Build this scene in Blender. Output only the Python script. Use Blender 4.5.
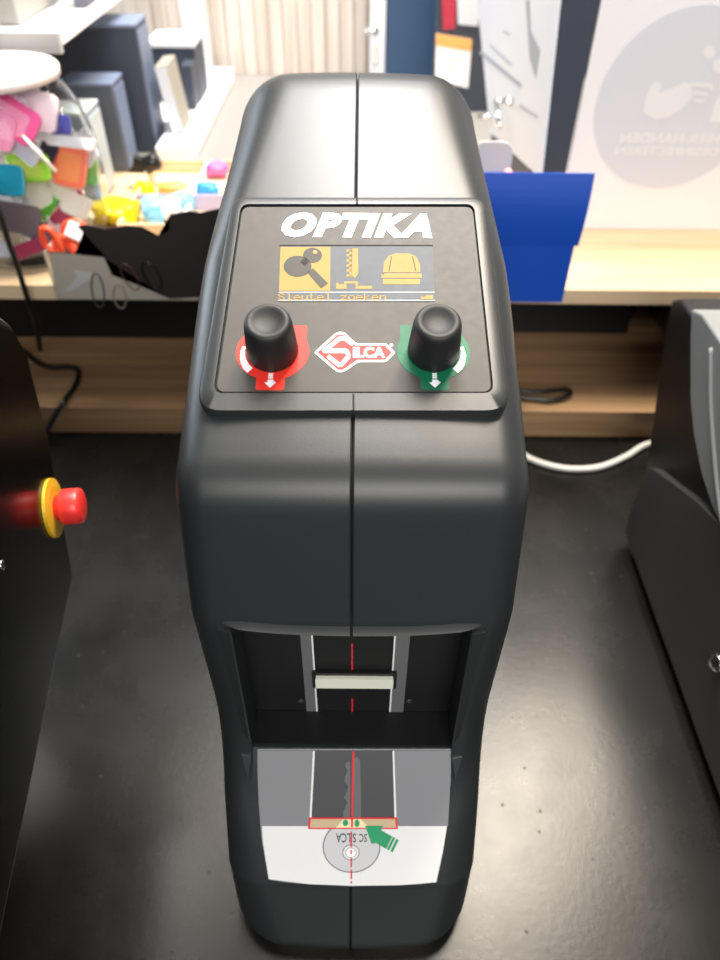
import bpy, bmesh, math, random
from mathutils import Vector, Matrix
random.seed(4)
PI = math.pi
S = bpy.context.scene
COL = S.collection
for o in list(bpy.data.objects): bpy.data.objects.remove(o)

# ------------------------------------------------------------------ camera
PITCH, ROLL, F = math.radians(43), math.radians(0.5), 720.0
CAM = Vector((0, 0, 0.63))
fw = Vector((0, math.cos(PITCH), -math.sin(PITCH)))
up0 = Vector((0, math.sin(PITCH), math.cos(PITCH))); rt0 = Vector((1, 0, 0))
rt = rt0*math.cos(ROLL) + up0*math.sin(ROLL)
up = up0*math.cos(ROLL) - rt0*math.sin(ROLL)
cd = bpy.data.cameras.new('camera'); cam = bpy.data.objects.new('camera', cd); COL.objects.link(cam)
R3 = Matrix((rt, up, -fw)).transposed()
cam.matrix_world = Matrix.Translation(CAM) @ R3.to_4x4()
cd.sensor_fit = 'VERTICAL'; cd.sensor_height = 36; cd.lens = 27; cd.clip_start = 0.01; cd.clip_end = 50
cd.dof.use_dof = True; cd.dof.focus_distance = 0.42; cd.dof.aperture_fstop = 6.0
S.camera = cam

# ------------------------------------------------------------------ light, world, exposure
w = bpy.data.worlds.new('world'); S.world = w; w.use_nodes = True
w.node_tree.nodes['Background'].inputs[0].default_value = (0.80, 0.88, 1.0, 1)
w.node_tree.nodes['Background'].inputs[1].default_value = 0.22
S.view_settings.view_transform = 'Standard'; S.view_settings.look = 'None'
S.view_settings.exposure = 0.0; S.view_settings.gamma = 1; S.view_settings.use_curve_mapping = False

def area(name, loc, target, sx, sy, power, color):
    l = bpy.data.lights.new(name, 'AREA'); l.shape = 'RECTANGLE'; l.size = sx; l.size_y = sy
    l.energy = power; l.color = color
    o = bpy.data.objects.new(name, l); COL.objects.link(o); o.location = loc
    o.rotation_euler = (Vector(target)-Vector(loc)).to_track_quat('-Z', 'Y').to_euler()
    return o
area('ceiling_light_panel', (0.02, 1.50, 2.1), (0.0, 1.30, 0), 0.56, 0.85, 68, (1.0, 0.98, 0.95))
area('ceiling_light_lamp', (0.58, 1.10, 2.1), (0.45, 0.9, 0), 0.30, 0.85, 64, (1.0, 0.88, 0.72))
area('ceiling_light_small', (-0.50, 1.15, 2.1), (-0.4, 0.9, 0), 0.22, 0.6, 4, (1.0, 0.86, 0.66))
area('head_top_fill', (0.0, 0.72, 2.1), (0.0, 0.6, 0), 0.45, 0.75, 11, (1.0, 0.97, 0.93))  # overhead fill added to brighten the top of the reader's head
area('front_fill', (0.25, -1.6, 1.6), (0.0, 0.5, 0.2), 1.6, 0.9, 56, (1.0, 0.97, 0.93))  # unseen fill light added behind the camera to brighten the front faces
area('window_daylight', (-1.7, 1.9, 1.1), (-0.2, 1.3, 0.25), 1.2, 1.0, 40, (0.80, 0.90, 1.0))

# ------------------------------------------------------------------ helpers
def ray(px, py):
    return (fw + rt*((px-360)/F) - up*((py-480)/F))
def onY(px, py, Y):
    d = ray(px, py); return CAM + d*(Y/d.y)
def onZ(px, py, Z):
    d = ray(px, py); return CAM + d*((Z-CAM.z)/d.z)
def onX(px, py, X):
    d = ray(px, py); return CAM + d*(X/d.x)
def onP(px, py, P, n):
    d = ray(px, py); return CAM + d*((P-CAM).dot(n)/d.dot(n))

def mat(name, col, rough=0.5, metal=0.0, spec=0.5, bump=0, bscale=200, coat=0, trans=0, emit=0, ior=1.5, alpha=1):
    m = bpy.data.materials.new(name); m.use_nodes = True
    nt = m.node_tree; b = nt.nodes['Principled BSDF']
    b.inputs['Base Color'].default_value = (*col, 1); b.inputs['Roughness'].default_value = rough
    b.inputs['Metallic'].default_value = metal; b.inputs['Specular IOR Level'].default_value = spec
    b.inputs['Coat Weight'].default_value = coat; b.inputs['Transmission Weight'].default_value = trans
    b.inputs['IOR'].default_value = ior; b.inputs['Alpha'].default_value = alpha
    if emit:
        b.inputs['Emission Color'].default_value = (*col, 1); b.inputs['Emission Strength'].default_value = emit
    tc = nt.nodes.new('ShaderNodeTexCoord'); n = nt.nodes.new('ShaderNodeTexNoise')
    n.inputs['Scale'].default_value = bscale; n.inputs['Detail'].default_value = 4
    nt.links.new(tc.outputs['Object'], n.inputs['Vector'])
    if bump:
        bp = nt.nodes.new('ShaderNodeBump'); bp.inputs['Strength'].default_value = bump; bp.inputs['Distance'].default_value = 0.0006
        nt.links.new(n.outputs['Fac'], bp.inputs['Height']); nt.links.new(bp.outputs['Normal'], b.inputs['Normal'])
    else:
        mr = nt.nodes.new('ShaderNodeMapRange')
        mr.inputs['To Min'].default_value = max(0, rough-0.05); mr.inputs['To Max'].default_value = min(1, rough+0.05)
        nt.links.new(n.outputs['Fac'], mr.inputs['Value']); nt.links.new(mr.outputs[0], b.inputs['Roughness'])
    return m

def wood(name, c1, c2, sc=(1.2, 22, 22), rough=0.45, planks=0):
    m = mat(name, c1, rough); nt = m.node_tree; b = nt.nodes['Principled BSDF']
    tc = nt.nodes.new('ShaderNodeTexCoord'); mp = nt.nodes.new('ShaderNodeMapping'); mp.inputs['Scale'].default_value = sc
    n = nt.nodes.new('ShaderNodeTexNoise'); n.inputs['Scale'].default_value = 2.2; n.inputs['Detail'].default_value = 6; n.inputs['Distortion'].default_value = 0.6
    r = nt.nodes.new('ShaderNodeValToRGB'); r.color_ramp.elements[0].position = 0.35; r.color_ramp.elements[1].position = 0.65
    r.color_ramp.elements[0].color = (*c1, 1); r.color_ramp.elements[1].color = (*c2, 1)
    nt.links.new(tc.outputs['Object'], mp.inputs[0]); nt.links.new(mp.outputs[0], n.inputs['Vector'])
    nt.links.new(n.outputs['Fac'], r.inputs[0]); nt.links.new(r.outputs[0], b.inputs['Base Color'])
    return m

def tag(o, label=None, cat=None, group=None, kind=None):
    if label: o['label'] = label
    if cat: o['category'] = cat
    if group: o['group'] = group
    if kind: o['kind'] = kind
    return o
def thing(name, loc, label, cat, group=None):
    o = bpy.data.objects.new(name, None); COL.objects.link(o); o.location = loc; o.empty_display_size = 0.02
    return tag(o, label, cat, group)

def origin_of(o):
    v = Vector((0, 0, 0))
    while o is not None: v += o.location; o = o.parent
    return v
def build(name, bm, m, parent=None, smooth=False, bevel=0, seg=2, loc=None, autos=None):
    """bm is in world coordinates; the object's origin is its parent's (or loc / the lowest middle point)."""
    bmesh.ops.recalc_face_normals(bm, faces=bm.faces[:])
    if parent is not None: O = origin_of(parent)
    elif loc is not None: O = Vector(loc)
    else:
        xs = [v.co for v in bm.verts]
        O = Vector((sum(v.x for v in xs)/len(xs), sum(v.y for v in xs)/len(xs), min(v.z for v in xs)))
    bm.transform(Matrix.Translation(-O))
    me = bpy.data.meshes.new(name); bm.to_mesh(me); bm.free()
    for p in me.polygons: p.use_smooth = smooth or bevel > 0
    o = bpy.data.objects.new(name, me); COL.objects.link(o); me.materials.append(m)
    if parent is not None: o.parent = parent
    else: o.location = O
    if bevel:
        md = o.modifiers.new('bevel', 'BEVEL'); md.width = bevel; md.segments = seg; md.limit_method = 'ANGLE'; md.angle_limit = math.radians(35)
        md.harden_normals = True
    return o

def B(): return bmesh.new()
def box(bm, x0, x1, y0, y1, z0, z1, M=None):
    vs = [bm.verts.new((x, y, z)) for x in (x0, x1) for y in (y0, y1) for z in (z0, z1)]
    for f in ((0,1,3,2),(4,6,7,5),(0,4,5,1),(2,3,7,6),(0,2,6,4),(1,5,7,3)): bm.faces.new([vs[i] for i in f])
    if M is not None:
        for v in vs: v.co = M @ v.co
    return bm
def prism(bm, pts, d):
    """closed outline of 3D points extruded by vector d"""
    d = Vector(d); a = [bm.verts.new(Vector(p)) for p in pts]; b = [bm.verts.new(Vector(p)+d) for p in pts]
    n = len(pts)
    fa = bm.faces.new(a); fb = bm.faces.new(b[::-1])
    for i in range(n): bm.faces.new((a[i], b[i], b[(i+1) % n], a[(i+1) % n]))
    if n > 4: bmesh.ops.triangulate(bm, faces=[fa, fb])
    return bm
def lathe(bm, prof, M, n=40):
    """prof: (r, h); revolved about local z then placed by M"""
    rings = []
    for r, h in prof:
        if r < 1e-7: rings.append([bm.verts.new(M @ Vector((0, 0, h)))])
        else: rings.append([bm.verts.new(M @ Vector((r*math.cos(2*PI*k/n), r*math.sin(2*PI*k/n), h))) for k in range(n)])
    for a, b in zip(rings, rings[1:]):
        for k in range(n):
            q = [a[k % len(a)], a[(k+1) % len(a)], b[(k+1) % len(b)], b[k % len(b)]]
            u = []
            for v in q:
                if v not in u: u.append(v)
            if len(u) > 2: bm.faces.new(u)
    return bm
def tube(bm, pts, r, n=10, closed=False):
    pts = [Vector(p) for p in pts]; N = len(pts); rings = []
    nrm = None
    for i, p in enumerate(pts):
        if closed: t = pts[(i+1) % N]-pts[i-1]
        else: t = pts[min(i+1, N-1)]-pts[max(i-1, 0)]
        t.normalize()
        if nrm is None:
            nrm = t.orthogonal().normalized()
        nrm = (nrm - t*nrm.dot(t)).normalized(); b = t.cross(nrm)
        rings.append([bm.verts.new(p+(nrm*math.cos(2*PI*k/n)+b*math.sin(2*PI*k/n))*r) for k in range(n)])
    for i in range(N if closed else N-1):
        a, b2 = rings[i], rings[(i+1) % N]
        for k in range(n): bm.faces.new((a[k], a[(k+1) % n], b2[(k+1) % n], b2[k]))
    if not closed: bm.faces.new(rings[0]); bm.faces.new(rings[-1][::-1])
    return bm
def spline(pts, sub=8, closed=False):
    P = [Vector(p) for p in pts]; out = []; N = len(P)
    g = (lambda i: P[i % N]) if closed else (lambda i: P[max(0, min(N-1, i))])
    for i in range(N if closed else N-1):
        a, b, c, d = g(i-1), g(i), g(i+1), g(i+2)
        for k in range(sub):
            t = k/sub
            out.append(0.5*((2*b)+(c-a)*t+(2*a-5*b+4*c-d)*t*t+(3*b-a-3*c+d)*t**3))
    if not closed: out.append(P[-1])
    return out
def ellipse(cx, cy, rx, ry, n=40, a0=0, a1=2*PI):
    full = abs(a1-a0-2*PI) < 1e-6
    return [(cx+rx*math.cos(a0+(a1-a0)*k/(n if full else n-1)), cy+ry*math.sin(a0+(a1-a0)*k/(n if full else n-1))) for k in range(n)]
def rrect(x0, x1, y0, y1, r, n=6):
    out = []
    for cx, cy, a in ((x1-r, y1-r, 0), (x0+r, y1-r, PI/2), (x0+r, y0+r, PI), (x1-r, y0+r, 3*PI/2)):
        for k in range(n+1):
            t = a+PI/2*k/n; out.append((cx+r*math.cos(t), cy+r*math.sin(t)))
    return out
class Plane:
    """a flat face in the scene: origin, right, up; normal = right x up"""
    def __init__(s, O, r, u):
        s.O = Vector(O); s.r = Vector(r).normalized(); s.u = Vector(u).normalized(); s.n = s.r.cross(s.u).normalized()
    def p(s, a, b, h=0): return s.O+s.r*a+s.u*b+s.n*h
    def loc(s, px, py):
        q = onP(px, py, s.O, s.n)-s.O; return (q.dot(s.r), q.dot(s.u))
    def slab(s, bm, pts, h0, h1):
        return prism(bm, [s.p(a, b, h0) for a, b in pts], s.n*(h1-h0))
    def pslab(s, bm, pts, h0, h1): return s.slab(bm, [s.loc(*q) for q in pts], h0, h1)
    def M(s, a, b, h=0):
        m = Matrix((s.r, s.u, s.n)).transposed().to_4x4(); m.translation = s.p(a, b, h); return m
def text_bm(txt, plane, a0, a1, b0, b1, h, bold=0.02, shear=0, depth=0.0004, flip=0, spacing=1.0):
    c = bpy.data.curves.new('t', 'FONT'); c.body = txt; c.offset = bold; c.shear = shear; c.extrude = 0.5; c.space_character = spacing
    c.resolution_u = 3
    o = bpy.data.objects.new('t', c); COL.objects.link(o)
    dg = bpy.context.evaluated_depsgraph_get(); me = bpy.data.meshes.new_from_object(o.evaluated_get(dg))
    bm = B(); bm.from_mesh(me); bpy.data.objects.remove(o); bpy.data.curves.remove(c); bpy.data.meshes.remove(me)
    xs = [v.co.x for v in bm.verts]; ys = [v.co.y for v in bm.verts]
    X0, X1, Y0, Y1 = min(xs), max(xs), min(ys), max(ys)
    for v in bm.verts:
        u = (v.co.x-X0)/(X1-X0); t = (v.co.y-Y0)/(Y1-Y0)
        if flip == 180: u, t = 1-u, 1-t
        if flip == 1: u = 1-u
        v.co = plane.p(a0+(a1-a0)*u, b0+(b1-b0)*t, h+(v.co.z+0.5)*depth)
    return bm

# ------------------------------------------------------------------ materials
M = {}
M['shell'] = mat('textured_charcoal_plastic', (0.017, 0.019, 0.020), 0.40, bump=0.10, bscale=1400)
M['trim'] = mat('charcoal_trim', (0.030, 0.033, 0.034), 0.38, bump=0.10, bscale=1400)
M['recess'] = mat('recess_black', (0.004, 0.004, 0.0045), 0.5)
M['brow'] = mat('brow_plastic', (0.020, 0.022, 0.022), 0.55, bump=0.10, bscale=1400)
M['core'] = mat('core_black', (0.004, 0.004, 0.004), 0.8)
M['overlay'] = mat('panel_overlay', (0.046, 0.040, 0.034), 0.56, spec=0.42)
M['white'] = mat('white_print', (0.9, 0.9, 0.9), 0.4)
M['rubber'] = mat('knob_rubber', (0.008, 0.008, 0.0085), 0.58, bump=0.1, bscale=900)
M['red'] = mat('red_print', (0.72, 0.030, 0.018), 0.5, spec=0.3)
M['green'] = mat('green_print', (0.004, 0.12, 0.055), 0.5, spec=0.3)
M['logored'] = mat('logo_red', (0.42, 0.022, 0.02), 0.5, spec=0.3)
M['lcd'] = mat('lcd_background', (0.065, 0.072, 0.085), 0.55, spec=0.3, emit=0.3)
M['amber'] = mat('lcd_amber', (0.27, 0.17, 0.035), 0.55, spec=0.3, emit=0.3)
M['lcdink'] = mat('lcd_ink', (0.04, 0.035, 0.03), 0.55, spec=0.3)
M['lightgrey'] = mat('tray_light_grey', (0.76, 0.76, 0.75), 0.45)
M['midgrey'] = mat('tray_mid_grey', (0.21, 0.21, 0.22), 0.45)
M['darkgrey'] = mat('tray_dark_grey', (0.055, 0.055, 0.058), 0.45)
M['keygrey'] = mat('key_shade_grey', (0.12, 0.12, 0.125), 0.45)
M['tan'] = mat('tan_print', (0.55, 0.42, 0.25), 0.45)
M['cream'] = mat('cream_print', (0.85, 0.72, 0.45), 0.45)
M['arrow'] = mat('arrow_green', (0.015, 0.30, 0.12), 0.45)
M['headgrey'] = mat('key_head_grey', (0.58, 0.58, 0.59), 0.45)
M['linegrey'] = mat('line_grey', (0.22, 0.22, 0.23), 0.45)
M['redline'] = mat('red_line', (0.70, 0.02, 0.035), 0.45)
M['roller'] = mat('roller_white', (0.72, 0.74, 0.62), 0.35)
M['counter'] = mat('dark_laminate', (0.030, 0.027, 0.025), 0.36, spec=0.36, bump=0.12, bscale=170)
M['wood_top'] = wood('oak_shelf', (0.56, 0.40, 0.23), (0.70, 0.53, 0.34))
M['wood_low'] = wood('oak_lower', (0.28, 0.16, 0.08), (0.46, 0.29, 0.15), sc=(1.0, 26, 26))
M['wood_dark'] = wood('brown_back', (0.07, 0.045, 0.036), (0.10, 0.09, 0.07))
M['plank'] = wood('pale_planks', (0.52, 0.44, 0.38), (0.70, 0.63, 0.57), sc=(26, 26, 1.0))
M['black'] = mat('black_plastic', (0.004, 0.004, 0.0045), 0.35)
M['blackgloss'] = mat('black_gloss_body', (0.0015, 0.0013, 0.0013), 0.22, spec=0.22)
M['slate'] = mat('slate', (0.040, 0.050, 0.075), 0.5)
M['slatelit'] = mat('slate_lit_side', (0.16, 0.20, 0.30), 0.45)  # paler copy of slate, standing in for light on sides and lids
M['navy'] = mat('navy_door', (0.035, 0.085, 0.18), 0.4)
M['whitepaint'] = mat('white_paint', (0.85, 0.88, 0.92), 0.4)
M['greypaint'] = mat('grey_paint', (0.42, 0.42, 0.41), 0.5)
M['concrete'] = mat('grey_counter', (0.24, 0.23, 0.22), 0.5)
M['bluecard'] = mat('blue_card', (0.006, 0.07, 0.46), 0.42)
M['silvercard'] = mat('silver_card', (0.36, 0.33, 0.28), 0.45)
M['blackcard'] = mat('black_card', (0.020, 0.016, 0.014), 0.5)
M['printline'] = mat('print_dark_line', (0.05, 0.045, 0.045), 0.5)
M['chrome'] = mat('chrome', (0.8, 0.8, 0.8), 0.18, metal=1)
M['sheet'] = mat('white_sheet', (0.92, 0.90, 0.90), 0.5)
M['sheetgrey'] = mat('sheet_grey_circle', (0.72, 0.72, 0.77), 0.5)
M['sheetprint'] = mat('sheet_white_print', (0.84, 0.83, 0.84), 0.5)
M['sheetline'] = mat('sheet_line', (0.50, 0.50, 0.54), 0.5)
M['paper'] = mat('paper', (0.62, 0.66, 0.72), 0.5)
M['paperline'] = mat('paper_line', (0.30, 0.33, 0.38), 0.5)
M['beige'] = mat('beige_tab', (0.70, 0.65, 0.58), 0.5)
M['graylite'] = mat('hood_grey', (0.19, 0.195, 0.19), 0.40, bump=0.15, bscale=1200)
M['panelgrey'] = mat('side_panel_grey', (0.040, 0.037, 0.034), 0.5, bump=0.2, bscale=1200)
M['yellow'] = mat('yellow_ring', (0.62, 0.38, 0.02), 0.4)
M['stopred'] = mat('stop_red', (0.80, 0.035, 0.03), 0.35)
M['whitecable'] = mat('white_cable', (0.62, 0.60, 0.56), 0.45)
M['glass'] = mat('clear_plastic', (0.96, 0.98, 1.0), 0.03, trans=1.0, ior=1.18)
def col(name, c, r=0.35):
    if name not in M: M[name] = mat(name, c, r)
    return M[name]

# ------------------------------------------------------------------ the setting
bm = B(); box(bm, -1.6, 1.6, -0.6, 2.6, -0.93, -0.90)
tag(build('floor', bm, M['concrete']), kind='structure')
wb = B()
x = -0.62
while x < 0.028:
    box(wb, x, min(x+0.0285, 0.03), 1.755, 1.775, 0.20, 1.0); x += 0.030
tag(build('wall_back', wb, M['plank'], bevel=0.0015), kind='structure')
bm = B(); box(bm, -1.5, 1.5, 1.80, 1.84, -0.90, 1.0)
tag(build('wall_rear', bm, M['slate']), kind='structure')

# far grey counter behind the shelf
bm = B(); box(bm, -1.2, 1.2, 1.20, 1.75, 0.17, 0.2035); box(bm, -1.15, 1.15, 1.55, 1.60, -0.90, 0.17)
tag(build('rear_counter', bm, M['concrete'], bevel=0.002), 'light grey counter behind the wooden shelf, in front of the plank wall', 'counter')

# door and jamb
dr = thing('door_1', (0.09, 1.72, 0.2035), None, None); dr['kind'] = 'structure'
bm = B(); box(bm, 0.046, 0.150, 1.70, 1.74, 0.2045, 1.0); build('door_leaf', bm, M['navy'], dr, bevel=0.002)
bm = B(); box(bm, 0.012, 0.044, 1.69, 1.745, 0.2045, 1.0); build('door_frame', bm, M['whitepaint'], dr, bevel=0.003)
bm = B(); p = onY(372, 30, 1.68)
tube(bm, [(p.x-0.012, 1.668, p.z), (p.x+0.012, 1.668, p.z)], 0.006); tube(bm, [(p.x+0.008, 1.668, p.z), (p.x+0.008, 1.70, p.z)], 0.005)
build('door_handle', bm, M['chrome'], dr, smooth=True)
bm = B(); p = onY(376, 55, 1.68); box(bm, p.x-0.006, p.x+0.006, 1.684, 1.69, p.z-0.02, p.z+0.02); build('lock_plate', bm, M['chrome'], dr, bevel=0.002)

# worktop
bm = B(); box(bm, -1.2, 1.2, -0.25, 0.800, -0.035, 0.0)
wt = build('worktop', bm, None or M['counter'], bevel=0.002, loc=(0, 0.3, -0.035))
tag(wt, 'dark laminate worktop under the three machines, scuffed and speckled', 'worktop')
nt = M['counter'].node_tree; bs = nt.nodes['Principled BSDF']
tc = nt.nodes.new('ShaderNodeTexCoord'); n1 = nt.nodes.new('ShaderNodeTexNoise'); n1.inputs['Scale'].default_value = 9; n1.inputs['Detail'].default_value = 9; n1.inputs['Roughness'].default_value = 0.7
r1 = nt.nodes.new('ShaderNodeValToRGB'); r1.color_ramp.elements[0].position = 0.3; r1.color_ramp.elements[1].position = 0.75
r1.color_ramp.elements[0].color = (0.004, 0.0036, 0.0033, 1); r1.color_ramp.elements[1].color = (0.010, 0.009, 0.008, 1)
nt.links.new(tc.outputs['Object'], n1.inputs['Vector']); nt.links.new(n1.outputs['Fac'], r1.inputs[0]); 
vo = nt.nodes.new('ShaderNodeTexVoronoi'); vo.inputs['Scale'].default_value = 42
mr = nt.nodes.new('ShaderNodeMapRange'); mr.inputs['From Min'].default_value = 0.0; mr.inputs['From Max'].default_value = 0.085
nt.links.new(tc.outputs['Object'], vo.inputs['Vector']); nt.links.new(vo.outputs['Distance'], mr.inputs['Value'])
mx = nt.nodes.new('ShaderNodeMix'); mx.data_type = 'RGBA'; mx.inputs[6].default_value = (0.003, 0.003, 0.003, 1)
nt.links.new(mr.outputs[0], mx.inputs[0]); nt.links.new(r1.outputs[0], mx.inputs[7]); nt.links.new(mx.outputs[2], bs.inputs['Base Color'])
rr = nt.nodes.new('ShaderNodeMapRange'); rr.inputs['To Min'].default_value = 0.18; rr.inputs['To Max'].default_value = 0.36
nt.links.new(n1.outputs['Fac'], rr.inputs['Value']); ms = nt.nodes.new('ShaderNodeMix'); ms.data_type = 'FLOAT'; ms.inputs[2].default_value = 0.55
nt.links.new(mr.outputs[0], ms.inputs[0]); nt.links.new(rr.outputs[0], ms.inputs[3]); nt.links.new(ms.outputs[0], bs.inputs['Roughness'])

# wooden two-level shelf at the back of the worktop
SH = 0.2035
su = thing('shelf_unit', (0, 0.9, 0), 'long two-level oak shelf unit standing along the rear edge of the worktop', 'shelf')
bm = B(); box(bm, -1.0, 1.0, 0.762, 1.10, 0.026, 0.047); build('lower_shelf', bm, M['wood_low'], su, bevel=0.001)
bm = B(); box(bm, -1.0, 1.0, 0.766, 1.10, 0.0005, 0.024); build('plinth', bm, M['wood_low'], su, bevel=0.001)
bm = B(); box(bm, -1.0, 1.0, 0.80, 1.195, 0.1835, SH); build('upper_shelf', bm, M['wood_top'], su, bevel=0.0012)
bm = B(); box(bm, -1.0, 1.0, 1.085, 1.10, 0.048, 0.183); build('back_panel', bm, M['wood_dark'], su)
for xa in (-1.0, 0.46, 0.98):
    bm = B(); box(bm, xa, xa+0.02, 0.83, 1.084, 0.048, 0.183); build('side_panel', bm, M['wood_dark'], su)

# dark case on the lower shelf
bm = B(); box(bm, 0.14, 0.405, 0.955, 1.07, 0.0475, 0.165)
tag(build('storage_case', bm, mat('case_dark', (0.008, 0.009, 0.011), 0.5), bevel=0.004), 'plain dark grey case pushed under the upper shelf, beyond the coiled black lead', 'case')
bm = B(); box(bm, -0.62, -0.14, 0.93, 1.07, 0.0475, 0.150)
tag(build('storage_case', bm, M['black'], bevel=0.004), 'wide black case in the deep shade under the shelf, below the carabiner carton', 'case')

# ------------------------------------------------------------------ the key reader (main machine)
MX = -0.0040     # the machine's middle plane
root = thing('key_reading_machine', (MX, 0.35, 0), 'tall charcoal electronic key reader with amber screen and two round knobs, centre of the worktop', 'machine')
# profile (y, z, fillet radius, edge rounding)
PV = [(0.158, 0.0, 0.004, 0.038), (0.150, 0.020, 0.03, 0.038), (0.1725, 0.084, 0.02, 0.030), (0.2325, 0.165, 0.13, 0.019),
      (0.236, 0.297, 0.06, 0.016), (0.2565, 0.386, 0.034, 0.018), (0.40, 0.4405, 0.05, 0.016), (0.580, 0.5070, 0.055, 0.036),
      (0.612, 0.415, 0.05, 0.03), (0.590, 0.22, 0.05, 0.03), (0.560, 0.0, 0.004, 0.03)]
def filleted(V):
    out = []; N = len(V)
    for i in range(N):
        p = Vector(V[i][:2]); a = Vector(V[i-1][:2]); c = Vector(V[(i+1) % N][:2]); r = V[i][2]; e = V[i][3]
        da = (a-p); dc = (c-p); la, lc = da.length, dc.length; da.normalize(); dc.normalize()
        ang = da.angle(dc); t = min(r/math.tan(ang/2), 0.48*la, 0.48*lc)
        A, C = p+da*t, p+dc*t
        n = 8 if t > 0.003 else 2
        for k in range(n+1):
            u = k/n; q = A*(1-u)**2+p*2*u*(1-u)+C*u*u
            out.append((q.x, q.y, e))
    # subdivide long stretches
    res = []
    for i in range(len(out)):
        p, q = out[i], out[(i+1) % len(out)]
        L = math.hypot(p[0]-q[0], p[1]-q[1]); m = max(1, int(L/0.010))
        for k in range(m):
            u = k/m; res.append(tuple(p[j]*(1-u)+q[j]*u for j in range(3)))
    return res
PR = filleted(PV)
def pnormals(P):
    N = len(P); out = []
    for i in range(N):
        a, c = P[i-1], P[(i+1) % N]; t = Vector((c[0]-a[0], c[1]-a[1]))
        if t.length < 1e-9: t = Vector((1, 0))
        t.normalize(); n = Vector((-t.y, t.x))   # clockwise profile -> inward
        y, z, e = P[i]
        inner = Vector((0.38-y, 0.2-z))
        out.append(n if True else n)
    return out
NR = pnormals(PR)
# orientation check: inward normals
ar = sum(PR[i-1][0]*PR[i][1]-PR[i][0]*PR[i-1][1] for i in range(len(PR)))
if ar < 0: pass
sgn = 1 if ar > 0 else -1
def halfwidth(y, z):
    t = max(0, min(1, (y-0.36)/0.2)); t = t*t*(3-2*t)
    wd = 0.0925-0.0080*t
    if z < 0.30:
        u = (0.30-z)/0.30; wd -= 0.0045*u
    return wd
def shell_half(side):
    bm = B(); st = [('c', 0.0004, 0.0008), ('c', 0.0012, 0.0)]
    st += [('f', k/8) for k in range(1, 9)] + [('a', k/9) for k in range(1, 10)]
    cols = []
    for s in st:
        ring = []
        for (y, z, e), n in zip(PR, NR):
            W = halfwidth(y, z); crown = 0.003 if z > 0.2 else 0.001+0.006*max(0, min(1, (0.085-z)/0.07))+0.002*max(0, (z-0.12)/0.08)
            if s[0] == 'c': X, ins = s[1], s[2]
            elif s[0] == 'f': X = 0.0012+(W-e-0.0012)*s[1]; ins = crown*(X/W)**2
            else:
                th = s[1]*PI/2; X = W-e+e*math.sin(th); ins = e*(1-math.cos(th))+crown*(X/W)**2
            nn = n*sgn
            dy, dz = nn.x*ins, nn.y*ins
            zz = z+dz; yy = y+dy
            if z < 0.03: zz = z + dz*(z/0.03)
            if z < 0.004: yy = min(max(y, 0.1575+ins), 0.5595-ins)
            ring.append(bm.verts.new((MX+side*X, yy, max(0.0005, zz))))
        cols.append(ring)
    N = len(PR)
    for a, b in zip(cols, cols[1:]):
        for i in range(N): bm.faces.new((a[i], a[(i+1) % N], b[(i+1) % N], b[i]))
    f1 = bm.faces.new(cols[0]); f2 = bm.faces.new(cols[-1][::-1])
    bmesh.ops.recalc_face_normals(bm, faces=bm.faces[:])
    return bm
def bool_cut(o, cutters):
    for c in cutters:
        md = o.modifiers.new('cut', 'BOOLEAN'); md.operation = 'DIFFERENCE'; md.solver = 'EXACT'; md.object = c
    dg = bpy.context.evaluated_depsgraph_get(); me = bpy.data.meshes.new_from_object(o.evaluated_get(dg))
    o.modifiers.clear(); old = o.data; o.data = me; bpy.data.meshes.remove(old)
    for c in cutters: bpy.data.objects.remove(c)
RW, RB, RZ0, RZ1 = 0.0675, 0.2600, 0.1655, 0.2970     # recess: half width, back wall y, floor z, top z
for side, lab in ((-1, None), (1, None)):
    o = build('shell_half', shell_half(side), M['shell'], root)
    c = B()
    prism(c, [(MX-RW, 0.10, RZ0), (MX-RW, RB, RZ0), (MX-RW, RB, RZ1), (MX-RW, 0.10, RZ1)], (2*RW, 0, 0))
    co = build('cutter', c, M['recess'])
    c = B(); q0, q1 = Vector((0, 0.1725, 0.084)), Vector((0, 0.2325, 0.165)); dd = (q1-q0).normalized(); nn_ = Vector((0, -dd.z, dd.y))
    q1 = q1+dd*0.003
    prism(c, [(MX-RW+0.0003, v.y, v.z) for v in (q0+nn_*0.0002, q1+nn_*0.0002, q1+nn_*0.04, q0+nn_*0.04)], (2*RW-0.0006, 0, 0))
    co2 = build('cutter', c, M['recess'])
    bool_cut(o, [co, co2])
    me = o.data
    for p in me.polygons: p.use_smooth = True
    me.set_sharp_from_angle(angle=math.radians(38))
sc_pts = []
for (y, z, e), nn in zip(PR, NR):
    Y, Z = y+nn.x*sgn*0.0045, max(0.001, z+nn.y*sgn*0.0045)
    if y < 0.40 and RZ0-0.030 < z < RZ1+0.012: Y = 0.275; Z = max(RZ0-0.02, min(RZ1+0.008, Z))
    sc_pts.append((MX-0.0012, Y, Z))
bm = B(); prism(bm, sc_pts, (0.0024, 0, 0))
build('seam_core', bm, M['core'], root)

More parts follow.
